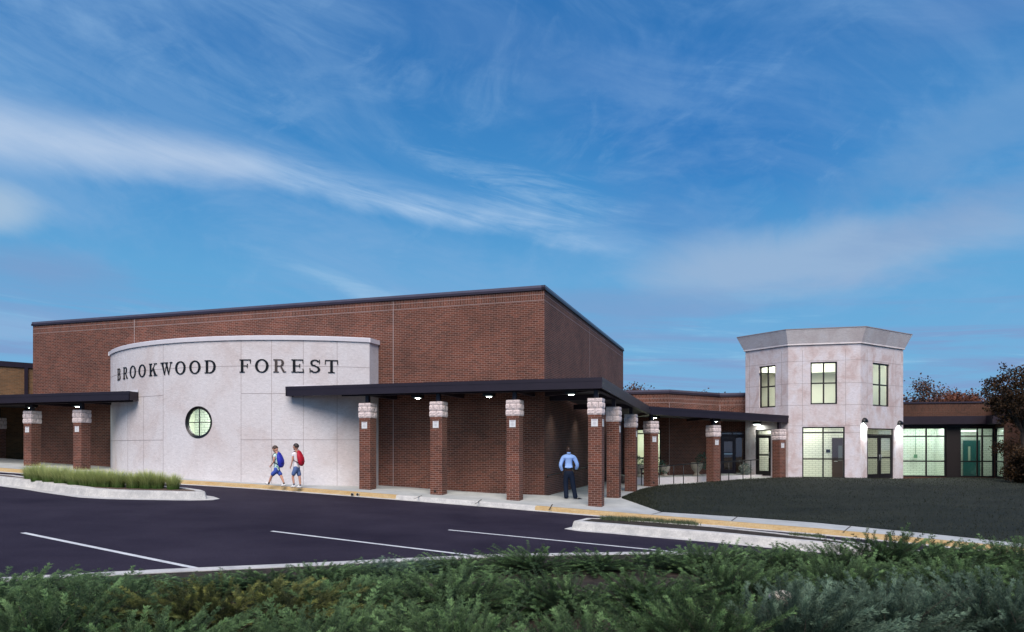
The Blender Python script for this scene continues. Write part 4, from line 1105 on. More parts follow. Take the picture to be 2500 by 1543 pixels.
for i, (c, ang, zb, ztp, lab, faces) in enumerate(CD):
    c = Vector((c.x, c.y, 0)); t = empty('brick_column', Vector((c.x, c.y, zb)), lab, 'column', 'brick columns carrying the canopies')
    mb = MB(); ex = Vector((math.cos(ang), math.sin(ang), 0)) * wcol; ey = Vector((-math.sin(ang), math.cos(ang), 0)) * wcol
    zs_ = ztp - CAPH; mb.box(Vector((c.x, c.y, zb - .25)) - ex / 2 - ey / 2, ex, ey, (0, 0, zs_ - zb + .25))
    # shift uv so brick courses end on the cap and bricks centre on the face
    mb.uv = [[(u + .0, v - zs_) for u, v in q] for q in mb.uv]
    L = 0
    mb.build('shaft', M['brick'], t)
    o = link('stone_cap', capmesh, t); o.location = Vector((0, 0, zs_ - zb)); o.rotation_euler = (0, 0, ang)
    mb = MB(); pb = c
    mb.cbox((pb.x, pb.y, (ztp + ztop_canopy(i)) / 2), .13, .13, ztop_canopy(i) - ztp, ang=ang); mb.build('post', M['fascia'], t)
    for f_ in faces:
        e_, n_ = (ex / wcol, -ey / wcol) if f_ == 'f' else (ey / wcol, ex / wcol)
        zs2 = zs_ - .25; off = .028 if f_ == 'f' else -.03; ctr = c + n_ * (wcol / 2) + e_ * (-.01)
        Pp = lambda a, b, o: Vector((ctr.x, ctr.y, 0)) + e_ * a + n_ * o + Vector((0, 0, zs2 + b))
        sb = MB(); w2 = .105; h2 = .115
        sb.box(Pp(-w2, -h2, .012), e_ * 2 * w2, -n_ * .011, (0, 0, 2 * h2), 0)
        def mark(a0, b0, a1, b1, th=.006):
            p = Vector((a0, b0, 0)); q = Vector((a1, b1, 0)); d = (q - p).normalized(); s2 = Vector((-d.y, d.x, 0)) * th
            sb.face([Pp(x.x, x.y, .0132) for x in (p - s2, q - s2, q + s2, p + s2)], None, 1)
        mark(-.07, .085, .07, .085, .010)
        for aa in range(0, 360, 40):
            r0, r1 = (.035, .062) if aa % 80 else (.04, .058); mark(r0 * math.cos(R(aa + 10)), -.02 + r0 * math.sin(R(aa + 10)), r1 * math.cos(R(aa + 10)), -.02 + r1 * math.sin(R(aa + 10)), .004)
        for kk in range(10):
            a0 = R(36 * kk); a1 = R(36 * kk + 36); mark(.022 * math.cos(a0), -.02 + .022 * math.sin(a0), .022 * math.cos(a1), -.02 + .022 * math.sin(a1), .003)
        so_ = sb.build('notice_sign', [M['sign'], M['signink']])
        tag(so_, 'small square white notice ' + (SIGNLAB[i] if not (i == 6 and f_ == 's') else 'on the side face of the corner column'), 'sign', 'small white notices on the brick columns')
    if i in (4, 9):
        e_, n_ = ex / wcol, -ey / wcol; zv = (.50 if i == 4 else .48); base = c + n_ * (wcol / 2) - e_ * .04
        vb = MB(); vb.box(Vector((base.x, base.y, zv)) + n_ * .006 - e_ * .035, e_ * .075, -n_ * .02, (0, 0, .075)); vb.build('vent', vent_m, t)

# beams from the columns back to the walls
bz = lambda i: ztop_canopy(i) + .0
beams = []
for i in (3, 4, 5, 6):
    c = CD[i][0]; q = c + VD * 2.3; beams.append((c, q, 3.91, 3.91))
e1 = CD[3][0] + UD * 1.0; beams.append((e1, CD[6][0], 3.915, 3.915))
beams.append((CD[6][0], CD[9][0], 3.905, 3.50))
for i in (7, 8): c = CD[i][0]; beams.append((c, c + UD * 2.3, ztop_canopy(i), ztop_canopy(i)))
beams.append((CD[9][0], CD[11][0], 3.50, 3.33))
beams.append((CD[6][0], CD[6][0] + (W(0, 0) - CD[6][0]) * .95, 3.90, 3.90))
for i, q in ((9, Vector((5.0, 35.8, 0))), (10, Vector((8.8, 36.2, 0)))): c = CD[i][0]; beams.append((c, q, ztop_canopy(i) + .005, ztop_canopy(i) + .005))
canopy('canopy', 'long dark metal canopy bending round the hall corner and ending at the stone tower', outer, inner, zf_, beams=beams)
uL = uv(row_v(317, -2.8).x, row_v(317, -2.8).y)[0]
oL = [W(42, -2.8), W(uL, -2.8)]; iL = [W(42, 5.5), W(uL, .1)]
oL = [W(42, -2.8), W(26.5, -2.8), W(uL, -2.8)]; iL = [W(42, 6.5), W(26.5, 5.0), W(uL, .1)]
bl_ = [(W(41, vD - .1), W(uL + .4, vD - .1), 3.9, 3.9)] + [(CD[i][0], CD[i][0] + VD * 2.4, 3.905, 3.905) for i in (1, 2)]
canopy('canopy', 'short dark metal canopy running off behind the ornamental grasses', oL, iL, [4.16] * 3, beams=bl_)
# pale flashing strip where the canopy roofs meet the curved wall
mb = MB()
for u0, u1 in ((UC - 5.6, uv(Oe.x, Oe.y)[0] - .1),):
    for i in range(10):
        a = u0 + (u1 - u0) * i / 10; b = u0 + (u1 - u0) * (i + 1) / 10
        th_ = lambda u: math.asin((UC - u) / RAD); mb.face([arc(th_(a), 4.14, .02), arc(th_(b), 4.14, .02), arc(th_(b), 4.28, .015), arc(th_(a), 4.28, .015)])
mb.build('flashing', M['cap'], cb); mb = MB()
for i in range(8):
    a = uL + (18.8 - uL) * i / 8; b = uL + (18.8 - uL) * (i + 1) / 8; mb.face([arc(th_(a), 4.13, .02), arc(th_(b), 4.13, .02), arc(th_(b), 4.26, .015), arc(th_(a), 4.26, .015)])
mb.build('flashing', M['cap'], cb)

# ------------------------------------------------------------------ lamps under the canopies
LM = [(1020, -1.75, 3.84, 'between the curved wall column and the vent column'), (1194, -1.75, 3.84, 'between the vent column and the column left of the man'), (1395, -1.75, 3.84, 'above the man in the blue shirt'),
      (77, -1.5, 3.84, 'by the column at the driveway end of the grasses'), (190, -1.5, 3.84, 'by the column next to the curved wall behind the grasses')]
def soffit_lamp(p, z, lab, ang, w=.34, energy=8):
    z = z - .02
    t = empty('canopy_light', Vector((p.x, p.y, z)), 'square canopy downlight ' + lab, 'downlight', 'downlights under the canopies')
    mb = MB(); mb.cbox((p.x, p.y, z - .01), w, w, .17, ang=ang); mb.build('housing', M['blackmetal'], t)
    mb = MB(); mb.cbox((p.x, p.y, z - .098), w - .16, w - .16, .02, ang=ang); mb.build('lens', M['lens'], t)
    area_lamp('canopy_light_lamp', (p.x, p.y, z - .115), energy, .14, (.9, 1, .88))
for px, v, z, lab in LM: soffit_lamp(row_v(px, v), z, lab, angU)
for px, Y, z, lab in ((1597, 31.6, 3.42, 'beside the post at its bend'), (1746, 33.4, 3.33, 'behind the column midway to the tower')):
    p = at(px, 0, Y); soffit_lamp(p, z, lab, ang2, energy=6)
p = at(1848, 0, 35.6); t = empty('round_canopy_light', Vector((p.x, p.y, 3.2)), 'round flush light under the canopy in front of the single glass door', 'downlight')
mb = MB(); mb.lathe((p.x, p.y, 3.17), [(.0, .10), (.20, .10), (.20, 0), (.16, 0)], 18); mb.build('housing', M['blackmetal'], t)
mb = MB(); mb.lathe((p.x, p.y, 3.16), [(0, 0), (.155, .0), (.155, .03)], 18); mb.build('lens', M['lens'], t)
area_lamp('canopy_light_lamp', (p.x, p.y, 3.13), 9, .3, (.9, 1, .9))
# spot-like wall washers seen on the side wall
for px in (1345, 1405):
    u, z = frt.hit(px, 1010); q = frt.P(u, 3.75, .55); area_lamp('wall_washer_lamp', q, 4, .15, (.9, 1, .92), spread=R(90))

# ------------------------------------------------------------------ ramp railing
ra = [at(1562, 1145, 31.4), at(1607.6, 1139, 31.6), at(1660, 1134.5, 32.0), at(1718.7, 1130, 32.7), at(1790, 1126.5, 33.3), at(1852, 1122, 33.8)]
t = empty('ramp_railing', Vector((ra[0].x, ra[0].y, .35)), 'black pipe railing with thin posts rising along the entrance ramp', 'railing')
mb = MB(); mb.tube(ra, .024, 8); mb.build('handrail', M['blackmetal'], t)
for px, zb in ((1566, .33), (1609.6, .35), (1644.7, .37), (1668.4, .39), (1702.9, .42), (1759, .47), (1779, .49), (1813.7, .52), (1833, .54)):
    k = 0
    while k < len(ra) - 2 and CX + ra[k + 1].x / ra[k + 1].y * F < px: k += 1
    a, b = ra[k], ra[k + 1]; fa = (px - (CX + a.x / a.y * F)) / ((b.x / b.y - a.x / a.y) * F); p = a.lerp(b, fa)
    mb = MB(); mb.tube([(p.x, p.y, zb - .06), (p.x, p.y, p.z)], .021, 8); mb.build('post', M['blackmetal'], t)

# ------------------------------------------------------------------ urn planters
M['plant'] = leaf_mat('planter_leaves', (0.012, 0.05, 0.035, 1), (0.10, 0.22, 0.16, 1))
M['plant_pale'] = leaf_mat('silver_leaves', (0.08, 0.12, 0.11, 1), (0.34, 0.40, 0.36, 1))
def leaf_cloud(name, mat, parent, c, rad, n, ls, seed, flat=1.0, up=0.0):
    rg = np.random.default_rng(seed); d = rg.normal(size=(n, 3)); d /= np.linalg.norm(d, axis=1)[:, None]
    r = rg.uniform(.15, 1, n) ** .5; P = d * r[:, None] * np.array([rad, rad, rad * flat]); P[:, 2] += up
    return leaves(name, mat, parent, P + np.array(c), d, ls, rg)
def leaves(name, mat, parent, P, D_, ls, rg, tint=None, aspect=.38):
    n = len(P); D_ = D_ + rg.normal(size=(n, 3)) * .6; D_ /= np.linalg.norm(D_, axis=1)[:, None]
    ref = rg.normal(size=(n, 3)); S2 = np.cross(D_, ref); S2 /= np.linalg.norm(S2, axis=1)[:, None] + 1e-9
    l = rg.uniform(.6, 1.2, n)[:, None] * ls; w = l * aspect * .5
    V = np.stack([P, P + D_ * l * .5 + S2 * w, P + D_ * l, P + D_ * l * .5 - S2 * w], 1).reshape(-1, 3)
    me = bpy.data.meshes.new(name); me.from_pydata(V.tolist(), [], np.arange(n * 4).reshape(-1, 4).tolist())
    t = np.repeat(rg.uniform(0, 1, n) if tint is None else tint, 4); ca = me.color_attributes.new('tint', 'FLOAT_COLOR', 'POINT')
    ca.data.foreach_set('color', np.stack([t, t, t, np.ones_like(t)], 1).astype(np.float32).ravel()); me.materials.append(mat)
    return link(name, me, parent)
urn_prof = [(0, 0), (.17, 0), (.175, .05), (.10, .09), (.085, .13), (.12, .17), (.20, .27), (.245, .40), (.255, .50), (.235, .545), (.20, .555), (.19, .50)]
for px, Y, sc, pm, lab, n in ((1561, 33.4, 1.0, 'plant', 'shaded urn planter seen between two brick columns before the tall lit window', 260), (1623.5, 34.0, .95, 'plant', 'pale stone urn with trailing green plant beside the bend column', 240),
                          (1701, 34.6, 1.15, 'plant', 'largest pale stone urn with bushy green plant before the brick link wall', 420), (1816, 35.8, .85, 'plant_pale', 'urn overgrown with silvery foliage beside the single glass door', 520)):
    p = at(px, 0, Y); p.z = zt; t = empty('urn_planter', p, lab, 'planter', 'urn planters on the terrace')
    mb = MB(); mb.lathe(p, [(r * sc, z * sc) for r, z in urn_prof], 22); mb.lathe(p + Vector((0, 0, .48 * sc)), [(0, 0), (.2 * sc, 0)], 22)
    mb.build('urn', M['urn'], t)
    off = {1561: (-.1, -.1, .6), 1623.5: (-.22, -.1, .45), 1701: (.25, -.1, .6), 1816: (0, -.25, .35)}[px]
    leaf_cloud('foliage', M[pm], t, tuple(p + Vector(off) * sc), .33 * sc, n, .11, int(px), 1.0)
# ------------------------------------------------------------------ islands in the lot
def island(name_, front_px, back_px, gut, h, top, infill, bump=.05):
    fr = [G(*p) for p in front_px]; bk = [G(*p) for p in back_px]
    loop = densify(fr, .5) + densify(bk, .5)
    # clockwise/ccw check
    ar = sum(a.x * b.y - b.x * a.y for a, b in zip(loop, loop[1:] + loop[:1]))
    rows = kerb('kerb', loop, M['kerb'], 1 if ar > 0 else -1, gut=gut, h=h, top=top, closed=True)
    inner = [r[5].copy() for r in rows]
    for p in inner: p.z -= .012
    # fill
    poly_sheet('planting_bed', inner, infill)
    return inner
il_front = [(-60, 1181), (0, 1187), (55, 1194), (109, 1203), (192, 1214.5), (262, 1218.5), (331, 1220), (463, 1222), (520, 1221), (536, 1218)]
il_back = [(522, 1213), (480, 1207), (400, 1201.5), (300, 1196), (200, 1189), (110, 1181), (60, 1175), (0, 1172), (-60, 1169)]
island('front', il_front, il_back, .34, .23, .20, M['mulch'])
ir_front = [(1378, 1291.5), (1415, 1297), (1500, 1303.5), (1582, 1311), (1730, 1323.5), (1890, 1339), (2075, 1357), (2300, 1382)]
ir_back = [(2330, 1374), (2110, 1344), (1900, 1318), (1740, 1301), (1600, 1290), (1480, 1282), (1415, 1282)]
inner_r = island('right', ir_front, ir_back, .18, .20, .18, M['soil'])
M['weed'] = leaf_mat('island_weeds', (0.03, 0.06, 0.025, 1), (0.16, 0.18, 0.10, 1), trans=.1)
def scatter_line(pxs, n, spread, z):
    out = []
    for _ in range(n):
        k = rnd.randrange(len(pxs) - 1); a = G(*pxs[k]); b = G(*pxs[k + 1]); p = a.lerp(b, rnd.random())
        s = rnd.gauss(0, spread); out.append((p.x + rnd.gauss(0, .05), p.y + s, zroad(p.x, p.y) + z))
    return out
tag(blades('grass', scatter_line([(1470, 1287), (1560, 1290), (1700, 1300)], 3500, .12, .18), .05, .15, .008, None, M['weed'], .9), 'scruffy short weeds growing on the long kerbed island', 'grass', kind='stuff')
tag(blades('grass', scatter_line([(1930, 1326), (2010, 1331)], 500, .10, .18), .04, .10, .008, None, M['weed'], .9), 'small sparse patch of weeds at the far end of the kerbed island', 'grass', kind='stuff')

# ------------------------------------------------------------------ ornamental grass clumps
M['oat'] = leaf_mat('ornamental_grass_blades', (0.025, 0.10, 0.008, 1), (0.70, 0.74, 0.30, 1), trans=.3)
def grass_clump(seed, n=620, H=.58):
    rg = random.Random(seed); V = []; Fc = []; T = []
    for i in range(n):
        a = rg.uniform(0, 2 * math.pi); r0 = .17 * math.sqrt(rg.random()); h = H * rg.uniform(.55, 1.08); out = rg.uniform(.05, .55) * H
        bx, by = r0 * math.cos(a), r0 * math.sin(a); a2 = a + rg.gauss(0, .35); sd = (-math.sin(a2), math.cos(a2)); w = rg.uniform(.004, .008); tn = rg.random()
        base = len(V); ns = 4
        for k in range(ns + 1):
            t = k / ns; x = bx + math.cos(a2) * out * t * t; y = by + math.sin(a2) * out * t * t; z = h * (t - .18 * t * t * (out / H) * 2)
            ww = w * (1 - t) ** .6
            V.append((x - sd[0] * ww, y - sd[1] * ww, z)); V.append((x + sd[0] * ww, y + sd[1] * ww, z)); tt = max(0, min(1, t ** 1.3 * .9 + tn * .25 * t)); T += [tt, tt]
        for k in range(ns): q = base + 2 * k; Fc.append((q, q + 1, q + 3, q + 2))
    me = bpy.data.meshes.new('grass_clump'); me.from_pydata(V, [], Fc); ca = me.color_attributes.new('tint', 'FLOAT_COLOR', 'POINT')
    t = np.array(T, dtype=np.float32); ca.data.foreach_set('color', np.stack([t, t, t, np.ones_like(t)], 1).ravel()); me.materials.append(M['oat']); return me
gm = [grass_clump(s) for s in (1, 2, 3, 4)]
gxs = [225, 285, 365, 455, 550, 640, 708, 785, 872, 985, 1080, 1162, 1278]; gys = [1245, 1256, 1266, 1276, 1288, 1293, 1298, 1301, 1304, 1308, 1310, 1311, 1316]
GLAB = ['first from the driveway end', 'second from the driveway end', 'in front of the driveway side column', 'between the two shaded columns, nearer the driveway', 'in front of the column next to the curved wall', 'just right of the column next to the curved wall',
        'under the end of the short canopy', 'right of the short canopy end', 'below the first wall joint of the curved wall', 'in the right half of the row, fourth from the lone clump', 'third from the lone clump at the island tip', 'last of the tight row before the gap', 'standing alone nearest the island tip']
for i, (cx_, cy_) in enumerate(zip(gxs, gys)):
    p = G(cx_ / 3.024, 760 + cy_ / 3.024, lambda x, y: zroad(x, y) + .2)
    o = link('grass_clump', gm[i % 4]); o.location = p; s = (.85 if i in (0, 12) else 1.05) * rnd.uniform(.92, 1.08); o.scale = (s * 1.1, s * 1.1, s); o.rotation_euler = (0, 0, rnd.uniform(0, 6))
    tag(o, 'straw-tipped ornamental grass clump ' + GLAB[i], 'grass clump', 'ornamental grasses planted in a row')

# ------------------------------------------------------------------ planting bed and juniper shrubs
bedz = lambda x, y: zroad(x, y) + .07
bk_ = [r[5].copy() for r in fkr]
for p in bk_: p.z = bedz(p.x, p.y)
bed = bk_ + [Vector((40, 4, 0)), Vector((40, -25, 0)), Vector((-40, -25, 0)), Vector((-40, 4, 0))]
for p in bed[-4:]: p.z = bedz(p.x, p.y)
mb = MB(); tris = None
nb = len(bk_)
for i in range(nb - 1):
    a, b = bk_[i], bk_[i + 1]
    rows = []
    for t in range(9):
        f = t / 8; ya = a.y + (-25 - a.y) * f; yb = b.y + (-25 - b.y) * f
        rows.append((Vector((a.x * (1 + f * .6), ya, bedz(a.x, ya))), Vector((b.x * (1 + f * .6), yb, bedz(b.x, yb)))))
    for r0, r1 in zip(rows[:-1], rows[1:]): mb.face([r0[0], r1[0], r1[1], r0[1]])
tag(mb.build('planting_bed', M['soil']), kind='structure')

def juniper(seed, nbr=190, Rr=1.0, Hh=.62, lean=(.35, .12)):
    rg = np.random.default_rng(seed); Ps, Ds, Ts = [], [], []; stems = MB()
    for i in range(nbr):
        a = rg.uniform(0, 2 * np.pi); el = rg.uniform(.10, 1.30); L = rg.uniform(.50, 1.0) * (Rr * np.cos(el) + Hh * 1.1 * np.sin(el))
        base = np.array([rg.normal(0, .16), rg.normal(0, .16), .0]); d = np.array([np.cos(a) * np.cos(el) + lean[0] * .6, np.sin(a) * np.cos(el) + lean[1], np.sin(el) * .9]); d /= np.linalg.norm(d)
        K = 18; t = np.linspace(.0, 1, K)[:, None]; bend = np.array([.16 + rg.normal(0, .05), rg.normal(0, .07), -.10 + rg.normal(0, .07)]) * L
        path = base + d * L * t + bend * t ** 2.2
        if i % 3 == 0: stems.tube([tuple(path[0]), tuple(path[5]), tuple(path[10]), tuple(path[16])], [.008, .006, .004, .002], 4, cap=False)
        gold = rg.uniform(.15, .75) if rg.random() > .14 else rg.uniform(.9, 1.35)
        for k in range(4, K):
            f = k / (K - 1); tang = path[k] - path[k - 1]; tang /= np.linalg.norm(tang)
            m_ = int(7 + 11 * f)
            sd = rg.normal(size=(m_, 3)); sd -= tang * (sd @ tang)[:, None]; sd /= np.linalg.norm(sd, axis=1)[:, None]
            dr = sd * .50 + tang * 1.0; dr /= np.linalg.norm(dr, axis=1)[:, None]
            Lt = .072 * (1.25 - .75 * f)
            for q in range(4):
                fr_ = (q + rg.uniform(0, 1, m_)) / 4
                Ps.append(path[k] + dr * (Lt * fr_)[:, None] + rg.normal(0, .004, (m_, 3))); Ds.append(dr * .8 + tang * .5 + sd * .25); Ts.append(np.clip((f ** 4 * .9 + fr_ * .08) * gold + rg.exponential(.05, m_), 0, 1))
    P = np.concatenate(Ps); D_ = np.concatenate(Ds); T = np.concatenate(Ts); n = len(P)
    D2 = D_ + rg.normal(size=(n, 3)) * .22; D2 /= np.linalg.norm(D2, axis=1)[:, None]; ref = rg.normal(size=(n, 3)); S2 = np.cross(D2, ref); S2 /= np.linalg.norm(S2, axis=1)[:, None]
    l = rg.uniform(.020, .044, n)[:, None]; w = rg.uniform(.0012, .0022, n)[:, None]
    V = np.stack([P, P + D2 * l * .45 + S2 * w, P + D2 * l, P + D2 * l * .45 - S2 * w], 1).reshape(-1, 3)
    V /= np.array([1, 1, np.percentile(V[:, 2], 99.7)])          # unit height
    me = bpy.data.meshes.new('juniper_foliage'); me.from_pydata(V.tolist(), [], np.arange(n * 4).reshape(-1, 4).tolist())
    t = np.repeat(T, 4).astype(np.float32); ca = me.color_attributes.new('tint', 'FLOAT_COLOR', 'POINT'); ca.data.foreach_set('color', np.stack([t, t, t, np.ones_like(t)], 1).ravel())
    so = stems.build('juniper_stems', M['bark']); sm = so.data; bpy.data.objects.remove(so)
    for v in sm.vertices: v.co.z = max(-.05, v.co.z)
    return me, sm
M['jun'] = leaf_mat('juniper_needles', (0.003, 0.013, 0.006, 1), (0.20, 0.34, 0.13, 1), trans=.08)
M['jun_gold'] = leaf_mat('juniper_needles_gold', (0.005, 0.016, 0.007, 1), (0.30, 0.32, 0.09, 1), trans=.12)
M['jun_blue'] = leaf_mat('juniper_needles_blue', (0.006, 0.022, 0.015, 1), (0.22, 0.33, 0.22, 1), trans=.12)
jv_ = []
for s, (rr, hh) in enumerate(((1.0, .62), (1.1, .56), (.9, .74), (.75, .55))): jv_.append(juniper(20 + s, 260 if s < 3 else 190, rr, hh))
jmesh = {}
def jmat(k, key):
    if (k, key) not in jmesh:
        me = jv_[k][0].copy(); me.materials.clear(); me.materials.append(M[key]); jmesh[(k, key)] = me
    return jmesh[(k, key)]
JS = []  # px,py of base centre, variant, material, scale, label
def jrow(items): JS.extend(items)
jrow([
 (60, 1478, 0, 'jun', .62, 'green spreading juniper at the edge of the picture below the first stall line'),
 (190, 1470, 3, 'jun', .80, 'low juniper touching the pale kerb under the first stall line start'),
 (275, 1470, 1, 'jun', .50, 'small juniper left of the bare gap of pale kerb'),
 (500, 1462, 0, 'jun', .58, 'juniper right of the bare kerb gap where the first stall line meets the kerb'),
 (640, 1452, 2, 'jun', .56, 'juniper standing along the kerb between the first and second stall lines'),
 (800, 1440, 1, 'jun', .56, 'juniper along the kerb just before the bright kerb patch'),
 (950, 1428, 0, 'jun_blue', .60, 'bluish juniper covering the kerb before the second stall line'),
 (1110, 1418, 2, 'jun', .58, 'tall dark juniper under the end of the second stall line'),
 (1290, 1410, 1, 'jun', .62, 'juniper whose tip breaks the kerb line between second and third stall lines'),
 (1450, 1404, 0, 'jun', .58, 'juniper with thin grass stalks sticking up over the kerb'),
 (1610, 1404, 3, 'jun', .80, 'low juniper beneath the end of the third stall line'),
 (1740, 1402, 2, 'jun', .66, 'juniper with an upright tuft just right of the third stall line'),
 (1890, 1400, 1, 'jun', .66, 'juniper before the dark asphalt strip left of the long island end'),
 (2020, 1396, 0, 'jun', .72, 'juniper overlapping the end of the long kerbed island'),
 (2170, 1390, 2, 'jun', .80, 'tallest dark juniper right of the island end'),
 (2320, 1396, 1, 'jun', .80, 'dark juniper below the yellow kerb near the picture edge'),
 (2480, 1404, 0, 'jun', .72, 'juniper at the picture edge under the yellow kerb'),
 (-40, 1560, 1, 'jun', .95, 'juniper filling the lower corner beside the golden one'),
 (190, 1570, 0, 'jun', .85, 'green juniper just left of the golden juniper'),
 (470, 1560, 2, 'jun_gold', .66, 'golden yellow tipped juniper, the most yellow of all'),
 (680, 1560, 3, 'jun_gold', .95, 'smaller juniper with a bright yellow fan right of the golden one'),
 (860, 1540, 1, 'jun', .80, 'dark juniper right of the two yellow ones'),
 (1090, 1530, 0, 'jun', .85, 'wide green juniper below the second stall line'),
 (1340, 1520, 2, 'jun', .80, 'feathery juniper with light tips in the middle of the bed'),
 (1570, 1515, 1, 'jun', .80, 'wide green juniper below the end of the third stall line'),
 (1800, 1500, 0, 'jun', .82, 'large dark juniper below the upright tuft'),
 (2060, 1490, 2, 'jun', .80, 'dark juniper above the pale blue-green ones in the corner'),
 (2300, 1500, 1, 'jun', .85, 'dark juniper above the corner near the picture edge'),
 (2520, 1500, 0, 'jun', .85, 'dark juniper cut by the picture edge'),
 (60, 1680, 0, 'jun', .85, 'green juniper cut by the lower picture edge near the corner'),
 (420, 1700, 1, 'jun', .85, 'green juniper below the golden one, cut by the lower edge'),
 (780, 1700, 2, 'jun', .85, 'green juniper cut by the lower edge under the dark one'),
 (1060, 1690, 1, 'jun', .9, 'green juniper cut by the lower edge below the wide one'),
 (1380, 1690, 0, 'jun', .9, 'juniper in the middle cut by the lower edge'),
 (1700, 1680, 2, 'jun', .85, 'very dark juniper cut by the lower edge left of the blue-green ones'),
 (1960, 1660, 3, 'jun_blue', 1.0, 'small blue-green juniper at the lower edge left of the pale rock'),
 (2140, 1640, 1, 'jun_blue', .88, 'pale blue-green juniper in the corner, left of two'),
 (2420, 1630, 0, 'jun_blue', .90, 'pale blue-green juniper in the corner, right of two'),
])
for i, (px, py, k, mt, sc, lab) in enumerate(JS):
    p = G(px, (py - (16 if px < 1700 else 0)) if py < 1480 else (py - 28 if py < 1600 else (py - 35 if px < 1500 else py - 62)), bedz); t = empty('juniper_shrub', p, lab, 'shrub', 'junipers in the planting bed', rotz=rnd.uniform(-.5, .5) + (i % 5) * 1.1)
    if py < 1480:
        hgt = .25 if px < 1700 else .33 + .00045 * (px - 1700)
        hgt *= {1290: 1.45, 1740: 1.5, 2020: 1.0, 2170: 1.35, 190: .7, 275: .55, 1610: 1.1, 1450: 1.1, 500: .8}.get(px, 1.0); rs_ = sc * 1.45
    elif py < 1600: hgt = .50 if px < 1700 else .58; rs_ = sc * 1.26
    else: hgt = .60 if px < 1500 else .72; rs_ = sc * 1.18
    hgt *= rnd.uniform(.93, 1.12)
    t.scale = (rs_, rs_, hgt)
    o = link('foliage', jmat(k, mt), t, world=False); s2 = link('stem', jv_[k][1], t, world=False)
p = G(1905, 1535, bedz)
bm = bmesh.new(); bmesh.ops.create_icosphere(bm, subdivisions=3, radius=.15)
for v in bm.verts: v.co *= 1 + .12 * math.sin(v.co.x * 17 + v.co.y * 11) + .06 * math.sin(v.co.z * 31); v.co.z *= .6
me = bpy.data.meshes.new('rock'); bm.to_mesh(me); bm.free(); me.materials.append(M['urn']); o = link('rock', me); o.location = p + Vector((0, 0, .36)); tag(o, 'pale rock poking out between the dark and the blue-green junipers', 'rock')

# ------------------------------------------------------------------ trees
def tree(base, H, spread, label, lm, seed, nleaf=26, leafsz=.16, levels=4, trunk_r=.16, group=None, first=.35, density=1.0, upb=.2):
    rg = random.Random(seed); br = MB(); tips = []
    def grow(p, d, L, r, lev):
        n = 4; pts = [p]; rads = [r]; q = p.copy(); dd = d.copy()
        for i in range(n):
            dd = (dd + Vector((rg.gauss(0, .16), rg.gauss(0, .16), rg.gauss(.05, .08)))).normalized(); q = q + dd * L / n; pts.append(q.copy()); rads.append(r * (1 - .45 * (i + 1) / n))
        br.tube(pts, rads, 6 if lev < 2 else 4, cap=False)
        if lev >= levels - 2: tips.extend([(pt, dd.copy()) for pt in pts[2:]])
        if lev < levels:
            k = rg.choice((3, 4)) if lev else 6
            for j in range(k):
                f = rg.uniform(first if lev == 0 else .3, 1); idx = min(n, int(f * n)); s = pts[idx]; a = rg.uniform(0, 2 * math.pi)
                o = Vector((math.cos(a), math.sin(a), 0)); nd = (dd * .55 + o * rg.uniform(.5, .95) * spread + Vector((0, 0, upb))).normalized()
                grow(s, nd, L * rg.uniform(.55, .75), rads[idx] * .62, lev + 1)
    grow(Vector(base), Vector((0, 0, 1)), H * .55, trunk_r, 0)
    t = empty('autumn_tree' if 'brown' in label or 'red' in label else 'leafy_tree', Vector(base), label, 'tree', group)
    br.build('trunk', M['bark'], t)
    rgn = np.random.default_rng(seed); nt_ = int(nleaf * density); P = []; D_ = []
    for pt, d in tips:
        m_ = rg.randint(max(1, nt_ // 2), nt_); c = np.array(pt); P.append(c + rgn.normal(0, leafsz * 1.5, (m_, 3))); D_.append(rgn.normal(0, 1, (m_, 3)))
    P = np.concatenate(P); D_ = np.concatenate(D_); D_ /= np.linalg.norm(D_, axis=1)[:, None]
    leaves('crown', lm, t, P, D_, leafsz, rgn, aspect=.7)
    return t
M['leaf_brown'] = leaf_mat('brown_leaves', (0.025, 0.016, 0.008, 1), (0.15, 0.07, 0.025, 1))
M['leaf_dk'] = leaf_mat('brown_green_leaves', (0.010, 0.008, 0.005, 1), (0.095, 0.050, 0.020, 1))
M['leaf_red'] = leaf_mat('autumn_leaves', (0.06, 0.03, 0.022, 1), (0.30, 0.11, 0.06, 1))
M['leaf_olive'] = leaf_mat('olive_leaves', (0.04, 0.028, 0.022, 1), (0.20, 0.10, 0.065, 1))
